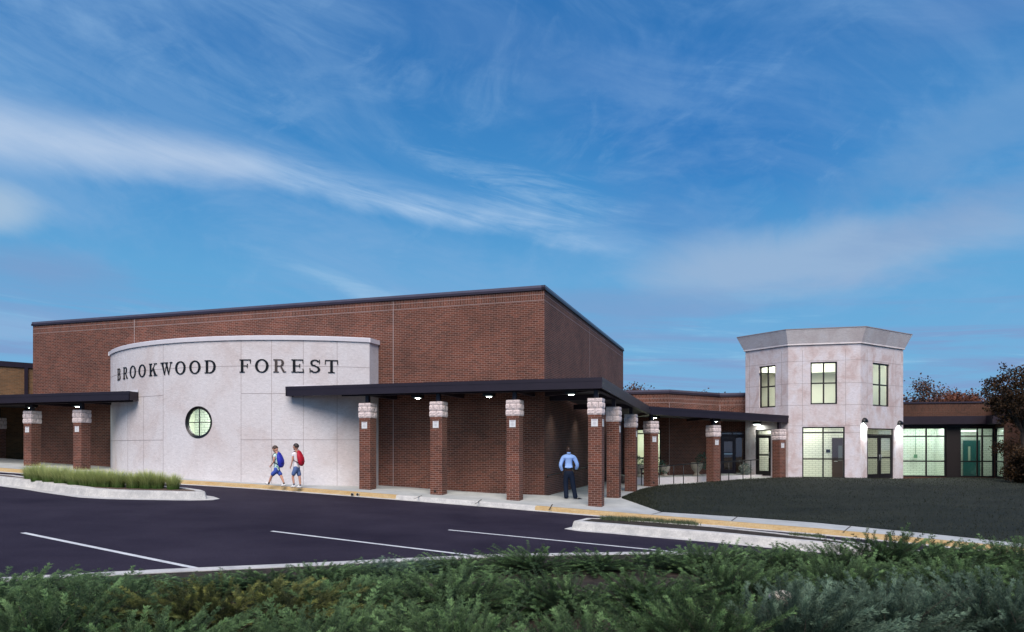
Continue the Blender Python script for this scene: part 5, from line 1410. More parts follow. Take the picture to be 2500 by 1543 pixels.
def round_tree(base, c, rxy, rz, label, lm, seed, ntip=420, nl=22, ls=.11):
    rg = random.Random(seed); rgn = np.random.default_rng(seed); base = Vector(base); c = Vector(c); br = MB()
    fork = base.lerp(Vector((c.x, c.y, c.z - rz * .75)), .8); br.tube([base, base.lerp(fork, .5) + Vector((.05, .03, 0)), fork], [.15, .11, .09], 8, cap=False)
    limbs = []
    for i in range(13):
        a = 2.4 * i; e = rg.uniform(-.3, 1.2); r = rg.uniform(.5, .75); q = c + Vector((math.cos(a) * math.cos(e) * rxy * r, math.sin(a) * math.cos(e) * rxy * r, math.sin(e) * rz * r)); m_ = fork.lerp(q, .5) + Vector((rg.gauss(0, .1), rg.gauss(0, .1), .12))
        br.tube([fork, m_, q], [.07, .045, .022], 6, cap=False); limbs += [m_, q, m_.lerp(q, .5)]
    P = []
    for i in range(ntip):
        d = Vector((rg.gauss(0, 1), rg.gauss(0, 1), rg.gauss(0, 1))).normalized(); lump = 1 + .13 * math.sin(d.x * 5 + d.z * 4) * math.cos(d.y * 4) + rg.gauss(0, .05); r = (rg.uniform(.25, 1) ** .45) * lump
        t = c + Vector((d.x * rxy * r, d.y * rxy * r, d.z * rz * r)); s0 = min(limbs, key=lambda l: (l - t).length)
        if i % 2 == 0: br.tube([s0, s0.lerp(t, .5) + Vector((0, 0, .04)), t], [.014, .009, .004], 4, cap=False)
        P.append(np.array(t) + rgn.normal(0, .085, (nl, 3)))
    P = np.concatenate(P); D_ = rgn.normal(0, 1, P.shape); D_ /= np.linalg.norm(D_, axis=1)[:, None]
    t = empty('autumn_tree', base, label, 'tree'); br.build('trunk', M['bark'], t); leaves('crown', lm, t, P, D_, ls, rgn, aspect=.7)
round_tree((22.55, 31.6, .15), (22.35, 31.6, 4.28), 1.45, 1.32, 'big rounded brown-leaved tree in front of the end of the glazed wing', M['leaf_dk'], 5)
tree((23.9, 33.6, .3), 3.0, 1.1, 'sparse dark shrub tree with brown leaves before the last lit window of the wing', M['leaf_brown'], 9, 6, .10, 4, .04, first=.05, upb=.5)
tree((22.6, 31.2, .2), 2.6, 1.2, 'leggy brown shrub tree against the dark end wall of the wing', M['leaf_dk'], 19, 26, .09, 4, .05, first=.03, upb=.25, density=1.4)
for i, (px, Y, top, H, mt, lab, sp) in enumerate((
    (2248, 62, 935, 6.6, 'leaf_olive', 'greyish brown autumn tree behind the wing roof, nearest the stone tower', 1.1),
    (2292, 66, 940, 6.6, 'leaf_red', 'reddish autumn tree, second from the stone tower behind the wing roof', 1.1),
    (2345, 63, 931, 7.0, 'leaf_red', 'tallest reddish autumn tree behind the middle of the wing roof', 1.1),
    (2392, 66, 940, 6.6, 'leaf_red', 'reddish tree behind the wing roof beside the big brown tree', 1.0),
    (1588, 60, 938, 6.0, 'leaf_olive', 'small round treetop above the brick link roof beside the hall', .9),
    (1518, 62, 947, 5.0, 'leaf_olive', 'tiny treetop showing right at the corner of the hall', .8),
    (1741, 62, 951, 5.6, 'leaf_red', 'small treetop above the brick link roof at its inner corner', .8),
    (1806, 62, 955, 5.4, 'leaf_olive', 'tiny treetop beside the stone tower above the brick link roof', .7))):
    zt_ = 2 + (CY - top) / F * Y; b = at(px, 0, Y); tree((b.x, b.y, zt_ - H * (1.0 if i < 4 else 1.06)), H, sp, lab, M[mt], 40 + i, 16, .20, 4, .12, group='trees beyond the roofs', density=1.4)

# ------------------------------------------------------------------ drain holes in the yellow kerb
for px, lab in ((853.5, 'drain pipe mouth in the yellow kerb, the one nearer the boys'), (867, 'drain pipe mouth in the yellow kerb, the one nearer the columns')):
    p = G(px, 1213); dirv = Vector((VD.x, VD.y, 0)); c = p + dirv * .17; c.z = zroad(p.x, p.y) + .068
    mb = MB(); rr_ = .055; ex = UD; n = 18
    for k in range(n):
        a0, a1 = 2 * math.pi * k / n, 2 * math.pi * (k + 1) / n; q = lambda a, r, o: c - dirv * o + ex * (r * math.cos(a)) + Vector((0, 0, r * math.sin(a)))
        mb.face([q(a0, rr_, .02), q(a1, rr_, .02), q(a1, rr_ - .012, .02), q(a0, rr_ - .012, .02)], m=0); mb.face([q(a0, rr_, -.02), q(a1, rr_, -.02), q(a1, rr_, .02), q(a0, rr_, .02)], m=0)
    mb.face([c - dirv * .012 + ex * ((rr_ - .011) * math.cos(2 * math.pi * k / n)) + Vector((0, 0, (rr_ - .011) * math.sin(2 * math.pi * k / n))) for k in range(n)], m=1)
    tag(mb.build('drain_pipe', [M['urn'], vent_m]), lab, 'drain pipe', 'drain pipes through the kerb')
# ------------------------------------------------------------------ people
def skin_mesh(name, J, E, root, sub=2):
    """J: name->(x,y,z,rx[,ry]) ; returns evaluated mesh data"""
    names = list(J); idx = {n: i for i, n in enumerate(names)}
    me = bpy.data.meshes.new(name); me.from_pydata([J[n][:3] for n in names], [(idx[a], idx[b]) for a, b in E], [])
    o = bpy.data.objects.new(name, me); COL.objects.link(o)
    sk = o.modifiers.new('skin', 'SKIN'); sk.use_smooth_shade = True
    for n in names:
        v = me.skin_vertices[0].data[idx[n]]; r = J[n][3:]; v.radius = (r[0], r[1] if len(r) > 1 else r[0]); v.use_root = (n == root)
    s = o.modifiers.new('sub', 'SUBSURF'); s.levels = sub; s.render_levels = sub
    dg = bpy.context.evaluated_depsgraph_get(); dg.update()
    out = bpy.data.meshes.new_from_object(o.evaluated_get(dg)); bpy.data.objects.remove(o)
    return out
def join_remesh(name, meshes, voxel):
    bm = bmesh.new()
    for m_ in meshes: bm.from_mesh(m_)
    me = bpy.data.meshes.new(name); bm.to_mesh(me); bm.free(); o = bpy.data.objects.new(name, me); COL.objects.link(o)
    r = o.modifiers.new('r', 'REMESH'); r.mode = 'VOXEL'; r.voxel_size = voxel; r.use_smooth_shade = True
    s = o.modifiers.new('s', 'SMOOTH'); s.factor = .5; s.iterations = 2
    dg = bpy.context.evaluated_depsgraph_get(); dg.update(); out = bpy.data.meshes.new_from_object(o.evaluated_get(dg)); bpy.data.objects.remove(o); return out
def ellipsoid(c, r, rot=(0, 0, 0), shape=None, seg=24):
    bm = bmesh.new(); bmesh.ops.create_uvsphere(bm, u_segments=seg, v_segments=seg // 2 + 4, radius=1)
    E = Matrix.Rotation(rot[2], 3, 'Z') @ Matrix.Rotation(rot[1], 3, 'Y') @ Matrix.Rotation(rot[0], 3, 'X')
    for v in bm.verts:
        q = v.co.copy()
        if shape: q = shape(q)
        v.co = Vector(c) + E @ Vector((q.x * r[0], q.y * r[1], q.z * r[2]))
    for f in bm.faces: f.smooth = True
    me = bpy.data.meshes.new('ell'); bm.to_mesh(me); bm.free(); return me
def head_shape(q):
    q = q.copy()
    if q.z < 0: q.x *= 1 - .18 * abs(q.z) if q.x < 0 else 1 - .05 * abs(q.z); q.y *= 1 - .28 * q.z * q.z
    if q.x > 0: q.x *= .94
    # brow / eye sockets
    if q.x > .6 and -.05 < q.z < .22 and .15 < abs(q.y) < .55: q.x -= .06
    return q
def head_meshes(c, s, pitch):
    """x forward; s = half height of head"""
    Mr = Matrix.Rotation(pitch, 3, 'Y')   # positive pitch = nod down
    P = lambda x, y, z: tuple(Vector(c) + Mr @ Vector((x * s, y * s, z * s)))
    out = [ellipsoid(c, (.86 * s, .70 * s, 1.0 * s), (0, pitch, 0), head_shape)]
    out.append(ellipsoid(P(.80, 0, -.12), (.16 * s, .11 * s, .17 * s), (0, pitch - .4, 0), seg=10))   # nose
    out.append(ellipsoid(P(.62, 0, -.74), (.22 * s, .24 * s, .18 * s), (0, pitch, 0), seg=10))        # chin
    out.append(ellipsoid(P(.70, 0, -.45), (.16 * s, .22 * s, .07 * s), (0, pitch, 0), seg=10))        # lips
    for sg in (1, -1): out.append(ellipsoid(P(-.05, .70 * sg, -.08), (.15 * s, .07 * s, .24 * s), (0, pitch + .15, .25 * sg), seg=10))
    return out, P
def finger_chain(J, E, pre, wrist, hand, fdir, palmn, L, r, curl=.5):
    """adds palm and five fingers; fdir finger direction, palmn palm normal"""
    f = Vector(fdir).normalized(); n_ = Vector(palmn).normalized(); s = f.cross(n_).normalized(); w = Vector(J[wrist][:3])
    pm = w + f * L * .28; J[pre + 'palm'] = (*pm, L * .16, L * .11); E.append((wrist, pre + 'palm'))
    kn = w + f * L * .52; J[pre + 'kn'] = (*kn, L * .17, L * .10); E.append((pre + 'palm', pre + 'kn'))
    for k, (o, ln) in enumerate(((-.33, .40), (-.11, .46), (.11, .43), (.33, .34))):
        a = kn + s * L * o * .8 + f * L * .12; b = a + (f * math.cos(curl) + n_ * math.sin(curl)) * L * ln * .55; c = b + (f * math.cos(curl * 2.1) + n_ * math.sin(curl * 2.1)) * L * ln * .5
        for nm, q in (('a', a), ('b', b), ('c', c)): J[f'{pre}{k}{nm}'] = (*q, r * (1 if nm != 'c' else .8))
        E += [(pre + 'kn', f'{pre}{k}a'), (f'{pre}{k}a', f'{pre}{k}b'), (f'{pre}{k}b', f'{pre}{k}c')]
    a = pm - s * L * .25 + n_ * L * .05; b = a - s * L * .10 + f * L * .18 + n_ * L * .12
    J[pre + 'ta'] = (*a, r * 1.1); J[pre + 'tb'] = (*b, r); E += [(pre + 'palm', pre + 'ta'), (pre + 'ta', pre + 'tb')]
def cloth_mat(name, col, rough=.85, noise=.10, stripe=None): return plain(name, col, rough, noise=noise, nscale=9, bump=.25, bscale=22, spec=.2)
def put(me, name, mat, parent):
    me.name = name; me.materials.clear(); me.materials.append(mat)
    for p in me.polygons: p.use_smooth = True
    return link(name, me, parent, world=False)
SK = {'kid': plain('child_skin', (.62, .32, .22, 1), .55, noise=.05), 'man': plain('dark_skin', (.045, .022, .016, 1), .35)}
HAIR = {'brown': plain('brown_hair', (.055, .032, .024, 1), .55, noise=.3, nscale=60, bump=.4, bscale=90), 'dark': plain('dark_hair', (.028, .018, .016, 1), .5, noise=.3, nscale=60, bump=.4, bscale=90)}
def shoe(parent, a, b, mats, lift=0.0, wdt=.042):
    """shoe from heel a to toe b"""
    a = Vector(a); b = Vector(b); d = (b - a); L = d.length; d.normalize(); m = (a + b) / 2; rz = math.atan2(d.y, d.x); pt = -math.asin(d.z)
    def sh(q):
        q = q.copy(); q.z = max(q.z, -.45)
        if q.x > 0: q.z *= 1 - .45 * q.x if q.z > 0 else 1
        return q
    up_ = ellipsoid(tuple(m + Vector((0, 0, .035))), (L / 2, wdt, .052), (0, pt, rz), sh)
    o = put(up_, 'shoe', mats[0], parent)
    so = ellipsoid(tuple(m + Vector((0, 0, .012))), (L / 2 + .006, wdt + .004, .016), (0, pt, rz), lambda q: Vector((q.x, q.y, max(-.8, min(.8, q.z)))))
    put(so, 'sole', mats[1], o)

def kid(root, sc, J_, head_c, pitch, shirt, shorts, hairm, pack_col, pack, name_lab, pack_lab, sleeve, sock):
    K = {k: Vector(v) for k, v in J_.items()}
    # body : legs + arms + neck + head as one surface
    J = {'pel': (*K['hip'], .060, .060), 'spn': (*((K['hip'] * .5 + K['neck'] * .5)), .065, .06), 'chs': (*(K['hip'] * .2 + K['neck'] * .8), .08, .068), 'nk': (*K['neck'], .045), 'hd': (*(K['neck'] + (Vector(head_c) - K['neck']) * .6), .045)}
    E = [('pel', 'spn'), ('spn', 'chs'), ('chs', 'nk'), ('nk', 'hd')]
    for s, sg in (('l', 1), ('r', -1)):
        hp = K['hip'] + Vector((0, .065 * sg, -.03)); J['h' + s] = (*hp, .055); J['k' + s] = (*K['knee' + s], .046); J['m' + s] = (*(K['knee' + s] * .62 + K['ankle' + s] * .38), .044); J['a' + s] = (*K['ankle' + s], .027)
        J['f' + s] = (*(K['ankle' + s] * .5 + (K['heel' + s] + K['toe' + s]) * .25), .026)
        E += [('pel', 'h' + s), ('h' + s, 'k' + s), ('k' + s, 'm' + s), ('m' + s, 'a' + s), ('a' + s, 'f' + s)]
        J['s' + s] = (*K['sh' + s], .045); J['e' + s] = (*K['el' + s], .030); J['w' + s] = (*K['wr' + s], .021); E += [('chs', 's' + s), ('s' + s, 'e' + s), ('e' + s, 'w' + s)]
        fd = (K['wr' + s] - K['el' + s]).normalized(); finger_chain(J, E, 'g' + s, 'w' + s, None, fd * .8 + Vector((.25, 0, -.1)), (-.2, -sg, -.1), .125, .0085, .85)
    body = skin_mesh('b', J, E, 'pel'); hm, P = head_meshes(head_c, .118, pitch)
    body = join_remesh('body', [body] + hm, .0075)
    put(body, 'body', SK['kid'], root)
    # hair cap
    def hs(q):
        q = q.copy()
        if q.x > .55 and q.z < .35: q.x = .55
        if q.z < -.35: q.z = -.35 + (q.z + .35) * .15
        if q.x > .1 and q.z < .25: q.z = .25 + (q.z - .25) * .1 + max(0, .0)
        return q
    c2 = P(-.10, 0, .12); hair = ellipsoid(c2, (.90 * .118, .77 * .118, .94 * .118), (0, pitch, 0), hs); put(hair, 'hair', hairm, root)
    eyes = bmesh.new(); 
    for sg in (1, -1):
        e_ = ellipsoid(P(.76, .30 * sg, .04), (.010, .012, .008), (0, pitch, 0), seg=8); eyes.from_mesh(e_)
    em = bpy.data.meshes.new('eyes'); eyes.to_mesh(em); eyes.free(); put(em, 'eyes', vent_m, root)
    # shirt
    hem = K['hip'] + Vector((0, 0, -.10))
    J = {'hem': (*hem, .118, .10), 'mid': (*(K['hip'] * .45 + K['neck'] * .55), .112, .095), 'ch': (*(K['hip'] * .17 + K['neck'] * .83 + Vector((0, 0, -.01))), .112, .085), 'col': (*(K['neck'] + Vector((-.005, 0, -.015))), .052)}
    E = [('hem', 'mid'), ('mid', 'ch'), ('ch', 'col')]
    for s, sg in (('l', 1), ('r', -1)):
        J['s' + s] = (*(K['sh' + s] + Vector((0, 0, .0))), .058); J['e' + s] = (*(K['sh' + s].lerp(K['el' + s], sleeve)), .055); E += [('ch', 's' + s), ('s' + s, 'e' + s)]
    put(skin_mesh('shirt', J, E, 'mid'), 'shirt', shirt, root)
    J = {'w': (*(K['hip'] + Vector((0, 0, .12))), .100, .088), 'c': (*(K['hip'] + Vector((0, 0, -.05))), .115, .10)}; E = [('w', 'c')]
    for s, sg in (('l', 1), ('r', -1)):
        hp = K['hip'] + Vector((0, .06 * sg, -.09)); J['h' + s] = (*hp, .088); kk = K['hip'].lerp(K['knee' + s], .55) + Vector((0, .035 * sg, 0)); J['t' + s] = (*kk, .080); J['k' + s] = (*(K['hip'].lerp(K['knee' + s], .90) + Vector((0, .01 * sg, 0))), .077); E += [('c', 'h' + s), ('h' + s, 't' + s), ('t' + s, 'k' + s)]
    put(skin_mesh('shorts', J, E, 'c'), 'shorts', shorts, root)
    for s in 'lr':
        shoe(root, K['heel' + s], K['toe' + s], (M_shoe_w if s == 'l' else M_shoe_w, M_sole))
        J = {'a': (*(K['ankle' + s] + (K['knee' + s] - K['ankle' + s]).normalized() * .045), .033), 'b': (*K['ankle' + s], .034), 'c': (*(K['ankle' + s] * .4 + K['heel' + s] * .4 + K['toe' + s] * .2), .034)}
        put(skin_mesh('sock', J, [('a', 'b'), ('b', 'c')], 'b'), 'sock', sock, root)
    return K
M_shoe_w = plain('white_shoe', (.75, .75, .74, 1), .6, noise=.15, nscale=30); M_sole = plain('grey_sole', (.20, .20, .20, 1), .7)
def backpack(loc, rotz, p0, p1, thick, col, label, name, dark):
    t = empty('backpack', loc, label, 'backpack', None, rotz)
    p0 = Vector(p0); p1 = Vector(p1); m = (p0 + p1) / 2; d = p1 - p0; L = d.length; pitch = math.atan2(d.x, d.z) if d.z > 0 else math.atan2(-d.x, -d.z)
    def sh(q):
        q = q.copy(); q.z = math.copysign(abs(q.z) ** .75, q.z); q.y = math.copysign(abs(q.y) ** .7, q.y)
        if q.z > 0: q.x *= 1 - .55 * q.z; q.y *= 1 - .25 * q.z
        if q.x > 0: q.x *= .55
        q.x += .03 * math.sin(q.y * 9) * math.sin(q.z * 6)
        return q
    put(ellipsoid(tuple(m), (thick, .145, L / 2), (0, pitch, 0), sh, 32), 'bag', col, t)
    mb = MB()
    sh_ = .115
    for sg in (1, -1):
        y = .085 * sg; top = p0 + Vector((.045, y, -.03)); mb.tube([top, top + Vector((.06, 0, -.005)), top + Vector((.13, 0, -.07)), top + Vector((.15, 0, -.17)), top + Vector((.10, .03 * sg, -.30)), p1 + Vector((.05, y, .10))], .014, 6)
    o = mb.build('strap', dark); o.parent = t
    mb = MB(); a = p0 + Vector((.01, 0, -.01)); mb.tube([a + Vector((0, -.03, 0)), a + Vector((0, -.02, .035)), a + Vector((0, .02, .035)), a + Vector((0, .03, 0))], .008, 6); o = mb.build('loop', dark); o.parent = t
    mb = MB(); c = p1.lerp(p0, .28) + Vector((-thick * .86, 0, 0)); mb.tube([c + Vector((0, -.10, .0)), c + Vector((-.03, 0, .01)), c + Vector((0, .10, .0))], .006, 5); o = mb.build('zip', dark); o.parent = t
rotk = math.atan2(UD.y, UD.x)
# first boy (head down, blue bag)
def groundat(px, py): return G(px, py, zwalk)
dk = plain('black_strap', (.015, .015, .02, 1), .7)
def tie_mat():
    m, nt, b = newmat('aqua_print_shirt'); tc = N(nt, 'ShaderNodeTexCoord'); nz = N(nt, 'ShaderNodeTexNoise'); nz.inputs['Scale'].default_value = 9; nz.inputs['Detail'].default_value = 3
    nt.links.new(tc.outputs['Object'], nz.inputs['Vector']); cr = N(nt, 'ShaderNodeValToRGB'); nt.links.new(nz.outputs['Fac'], cr.inputs['Fac']); e = cr.color_ramp.elements
    e[0].position = .36; e[0].color = (.06, .30, .42, 1); e[1].position = .62; e[1].color = (.80, .90, .82, 1); x = e.new(.46); x.color = (.60, .84, .86, 1); x = e.new(.41); x.color = (.30, .50, .22, 1)
    nt.links.new(cr.outputs['Color'], b.inputs['Base Color']); b.inputs['Roughness'].default_value = .85; return m
g_ = groundat(676, 1188.5)
k1_ = empty('person', g_, 'boy looking down in aqua print shirt and blue shorts striding along the sidewalk', 'person', None, rotk)
K_ = dict(hip=(0.0, 0, .60), neck=(.0, 0, 1.17), kneel=(.17, .07, .36), anklel=(.275, .07, .12), heell=(.262, .07, .045), toel=(.435, .07, .115), kneer=(-.13, -.07, .35), ankler=(-.245, -.07, .105), heelr=(-.30, -.07, .035), toer=(-.115, -.07, .005),
          shl=(-.005, .135, 1.09), ell=(.0, .165, .88), wrl=(.14, .13, .74), shr=(-.0, -.135, 1.09), elr=(-.03, -.165, .88), wrr=(.05, -.15, .72))
kid(k1_, 1, K_, (.07, 0, 1.305), R(38), tie_mat(), cloth_mat('royal_shorts', (.055, .10, .42, 1)), HAIR['brown'], None, None, None, None, .42, plain('black_sock', (.012, .012, .015, 1), .8))
blue = cloth_mat('blue_nylon', (.025, .035, .38, 1), .5); red = cloth_mat('red_nylon', (.42, .012, .03, 1), .5)
backpack(g_, rotk, (-.075, 0, 1.20), (-.175, 0, .66), .115, blue, 'blue backpack on the back of the boy looking down', 'blue', dk)
g2_ = groundat(724, 1192)
k2_ = empty('person', g2_, 'boy in white shirt and denim shorts walking behind the other boy', 'person', None, rotk)
K_ = dict(hip=(0, 0, .70), neck=(.01, 0, 1.26), kneel=(.10, .07, .39), anklel=(.05, .07, .125), heell=(-.005, .07, .04), toel=(.185, .07, .02), kneer=(-.075, -.07, .36), ankler=(-.105, -.07, .09), heelr=(-.145, -.07, .015), toer=(.045, -.07, .0),
          shl=(.035, .135, 1.17), ell=(.05, .165, .95), wrl=(.12, .14, .76), shr=(.02, -.135, 1.17), elr=(.0, -.165, .94), wrr=(.06, -.15, .74))
kid(k2_, 1, K_, (.03, 0, 1.415), R(4), cloth_mat('white_tee', (.86, .85, .88, 1), noise=.04), cloth_mat('denim', (.10, .16, .33, 1)), HAIR['dark'], None, None, None, None, .48, plain('grey_sock', (.12, .13, .17, 1), .8))
backpack(g2_, rotk, (-.085, 0, 1.30), (-.20, 0, .76), .115, red, 'red backpack on the back of the boy in the white shirt', 'red', plain('dark_red_strap', (.10, .01, .02, 1), .7))

# the man, seen from behind : local x = away from camera, local y = picture left
gm_ = at(1388.5, 0, 24.3); gm_.z = zwalk(gm_.x, gm_.y) + .02
rm_ = math.atan2(1, gm_.x / gm_.y + .02)
man = empty('person', gm_, 'bald man in pale blue shirt and navy trousers standing with his back turned', 'person', None, rm_)
sM = 1.0
J = {'pel': (0, 0, .98, .14, .10), 'spn': (0, 0, 1.16, .13, .09), 'chs': (.0, 0, 1.38, .15, .10), 'nk': (.01, 0, 1.55, .052), 'nk2': (.02, 0, 1.62, .05)}
E = [('pel', 'spn'), ('spn', 'chs'), ('chs', 'nk'), ('nk', 'nk2')]
armp = {'l': ((.0, .185, 1.45), (-.06, .285, 1.18), (.05, .215, .99)), 'r': ((.0, -.185, 1.45), (-.07, -.30, 1.19), (.05, -.235, 1.04))}
for s, sg in (('l', 1), ('r', -1)):
    a, b, c = armp[s]; J['s' + s] = (*a, .062); J['e' + s] = (*b, .044); J['w' + s] = (*c, .028); E += [('chs', 's' + s), ('s' + s, 'e' + s), ('e' + s, 'w' + s)]
    finger_chain(J, E, 'g' + s, 'w' + s, None, (.35, -.25 * sg, -1), (-.1, -sg, 0), .18, .010, .35)
legp = {'l': ((0, .09, .90), (.02, .10, .50), (-.02, .08, .09)), 'r': ((0, -.09, .90), (.02, -.145, .50), (-.02, -.235, .09))}
for s in 'lr':
    a, b, c = legp[s]; J['h' + s] = (*a, .095); J['k' + s] = (*b, .058); J['a' + s] = (*c, .04); E += [('pel', 'h' + s), ('h' + s, 'k' + s), ('k' + s, 'a' + s)]
body = skin_mesh('b', J, E, 'pel'); hm, P = head_meshes((.035, 0, 1.70), .118, 0.05)
put(join_remesh('body', [body] + hm, .009), 'body', SK['man'], man)
J = {'hem': (0, 0, 1.055, .155, .12), 'w': (0, 0, 1.13, .165, .125), 'mid': (0, 0, 1.26, .175, .13), 'ch': (0, 0, 1.40, .185, .125), 'sh': (0, 0, 1.475, .14, .10), 'col': (.01, 0, 1.565, .066)}
E = [('hem', 'w'), ('w', 'mid'), ('mid', 'ch'), ('ch', 'sh'), ('sh', 'col')]
for s, sg in (('l', 1), ('r', -1)):
    a, b, c = [Vector(v) for v in armp[s]]; J['s' + s] = (*(a + Vector((0, .01 * sg, -.01))), .085); J['m' + s] = (*(a.lerp(b, .55)), .076); J['e' + s] = (*b, .066); J['f' + s] = (*b.lerp(c, .5), .060); J['w' + s] = (*b.lerp(c, 1.0), .046)
    E += [('sh', 's' + s), ('s' + s, 'm' + s), ('m' + s, 'e' + s), ('e' + s, 'f' + s), ('f' + s, 'w' + s)]
put(skin_mesh('shirt', J, E, 'mid'), 'shirt', plain('pale_blue_cotton', (.33, .52, .95, 1), .8, noise=.07, nscale=10, bump=.5, bscale=13, spec=.2), man)
cm = MB(); cm.lathe((.012, 0, 1.575), [(.070, 0), (.068, .02), (.062, .045), (.055, .045)], 20); o = cm.build('collar', bpy.data.materials['pale_blue_cotton']); o.parent = man
J = {'w': (0, 0, 1.06, .155, .12), 'c': (0, 0, .93, .165, .125)}; E = [('w', 'c')]
for s, sg in (('l', 1), ('r', -1)):
    a, b, c = [Vector(v) for v in legp[s]]; J['h' + s] = (*(a + Vector((0, 0, -.06))), .115); J['t' + s] = (*a.lerp(b, .55), .100); J['k' + s] = (*b, .086); J['m' + s] = (*b.lerp(c, .6), .083); J['a' + s] = (c.x, c.y, .055, .085); E += [('c', 'h' + s), ('h' + s, 't' + s), ('t' + s, 'k' + s), ('k' + s, 'm' + s), ('m' + s, 'a' + s)]
put(skin_mesh('trousers', J, E, 'c'), 'trousers', plain('navy_wool', (.006, .013, .032, 1), .8, noise=.12, nscale=8, bump=.4, bscale=10, spec=.25), man)
bm_ = MB(); bm_.lathe((0, 0, 1.075), [(.152, 0), (.152, .035)], 24); o = bm_.build('belt', vent_m); o.parent = man; o.scale = (.80, 1.06, 1)
bs = plain('black_leather', (.008, .008, .010, 1), .3)
shoe(man, (-.06, .08, .0), (.20, .10, .0), (bs, bs), wdt=.048); shoe(man, (-.03, -.22, .0), (.05, -.47, .0), (bs, bs), wdt=.048)

# ------------------------------------------------------------------ sky
world = bpy.data.worlds.new('World'); scene.world = world; world.use_nodes = True
nt = world.node_tree; bg = nt.nodes['Background']; L_ = nt.links.new
SUN_EL = R(48); SUN_AZ = R(180 + 2)
sky = N(nt, 'ShaderNodeTexSky'); sky.sky_type = 'NISHITA'; sky.sun_disc = False; sky.sun_elevation = SUN_EL; sky.sun_rotation = SUN_AZ; sky.ozone_density = 3.0; sky.air_density = 1.0; sky.dust_density = .4
tc = N(nt, 'ShaderNodeTexCoord'); sx = N(nt, 'ShaderNodeSeparateXYZ'); L_(tc.outputs['Generated'], sx.inputs[0])
def mth(op, a, b=None, c=None, clamp=False):
    n = N(nt, 'ShaderNodeMath', operation=op); n.use_clamp = clamp
    for i, v in enumerate((a, b, c)):
        if v is None: continue
        if isinstance(v, (int, float)): n.inputs[i].default_value = v
        else: L_(v, n.inputs[i])
    return n.outputs[0]
def mrange(v, a, b, c, d, smooth=False):
    n = N(nt, 'ShaderNodeMapRange'); n.interpolation_type = 'SMOOTHSTEP' if smooth else 'LINEAR'
    for k, x in zip(('From Min', 'From Max', 'To Min', 'To Max'), (a, b, c, d)):
        if isinstance(x, (int, float)): n.inputs[k].default_value = x
        else: L_(x, n.inputs[k])
    L_(v, n.inputs['Value']); return n.outputs['Result']
az = mth('ARCTAN2', sx.outputs['X'], sx.outputs['Y']); el = mth('ARCSINE', sx.outputs['Z'])
def noise(sx_, sy_, rot, sc, det=8, rgh=.6, dist=0.0, seed=0.0):
    cmb = N(nt, 'ShaderNodeCombineXYZ'); L_(az, cmb.inputs[0]); L_(el, cmb.inputs[1]); cmb.inputs[2].default_value = seed
    mp = N(nt, 'ShaderNodeMapping'); mp.inputs['Rotation'].default_value = (0, 0, rot); L_(cmb.outputs[0], mp.inputs['Vector'])
    m2 = N(nt, 'ShaderNodeMapping'); m2.inputs['Scale'].default_value = (sx_, sy_, 1); L_(mp.outputs[0], m2.inputs['Vector'])
    nz = N(nt, 'ShaderNodeTexNoise'); nz.inputs['Scale'].default_value = sc; nz.inputs['Detail'].default_value = det; nz.inputs['Roughness'].default_value = rgh; nz.inputs['Distortion'].default_value = dist
    L_(m2.outputs[0], nz.inputs['Vector']); return nz.outputs['Fac']
def mix(f, a, b):
    n = N(nt, 'ShaderNodeMix'); n.data_type = 'RGBA'
    for k, v in (('Factor', f), ('A', a), ('B', b)):
        if isinstance(v, (tuple, float, int)): n.inputs[k].default_value = v
        else: L_(v, n.inputs[k])
    return n.outputs['Result']
ramp = N(nt, 'ShaderNodeValToRGB'); L_(mrange(el, 0, .62, 0, 1), ramp.inputs['Fac']); e = ramp.color_ramp.elements
e[0].position = 0; e[0].color = srgb(112, 160, 212); e[1].position = 1; e[1].color = srgb(40, 110, 180)
for p, c in ((.16, (104, 172, 218)), (.36, (92, 166, 217)), (.55, (62, 144, 208)), (.78, (44, 120, 190))): x = e.new(p); x.color = srgb(*c)
col = ramp.outputs['Color']
sk2 = N(nt, 'ShaderNodeVectorMath', operation='SCALE'); L_(sky.outputs[0], sk2.inputs[0]); sk2.inputs['Scale'].default_value = .10
col = mix(.12, col, sk2.outputs[0])
def mul(*a):
    r = a[0]
    for q in a[1:]: r = mth('MULTIPLY', r, q)
    return r
nA = noise(1.0, 2.2, R(10), 3.0, 9, .60, .7, 1.3)      # soft patches
nB = noise(1.0, 5.0, R(14), 4.5, 11, .66, .9, 4.1)     # fibrous
nC = noise(1.0, 7.0, R(10), 4.0, 11, .70, .6, 7.7)     # finer fibres
nD = noise(1.0, 1.6, R(-20), 7.0, 8, .62, 1.4, 31.0)   # curls
def blob(a0, e0, ra, re_, rot, nz, k, lo=0.0, hi=.6):
    cmb = N(nt, 'ShaderNodeCombineXYZ'); L_(mth('SUBTRACT', az, a0), cmb.inputs[0]); L_(mth('SUBTRACT', el, e0), cmb.inputs[1])
    mp = N(nt, 'ShaderNodeMapping'); mp.inputs['Rotation'].default_value = (0, 0, R(-rot)); L_(cmb.outputs[0], mp.inputs['Vector'])
    m2 = N(nt, 'ShaderNodeMapping'); m2.inputs['Scale'].default_value = (1 / ra, 1 / re_, 1); L_(mp.outputs[0], m2.inputs['Vector'])
    ln = N(nt, 'ShaderNodeVectorMath', operation='LENGTH'); L_(m2.outputs[0], ln.inputs[0])
    d = mth('ADD', mth('SUBTRACT', 1.0, ln.outputs['Value']), mth('MULTIPLY', mth('SUBTRACT', nz, .5), k))
    return mrange(d, lo, hi, 0, 1, True)
# clear deep blue, upper right of centre
col = mix(mth('MULTIPLY', blob(.27, .40, .34, .17, -12, nA, 1.6, 0, .9), .60), col, srgb(36, 112, 188))
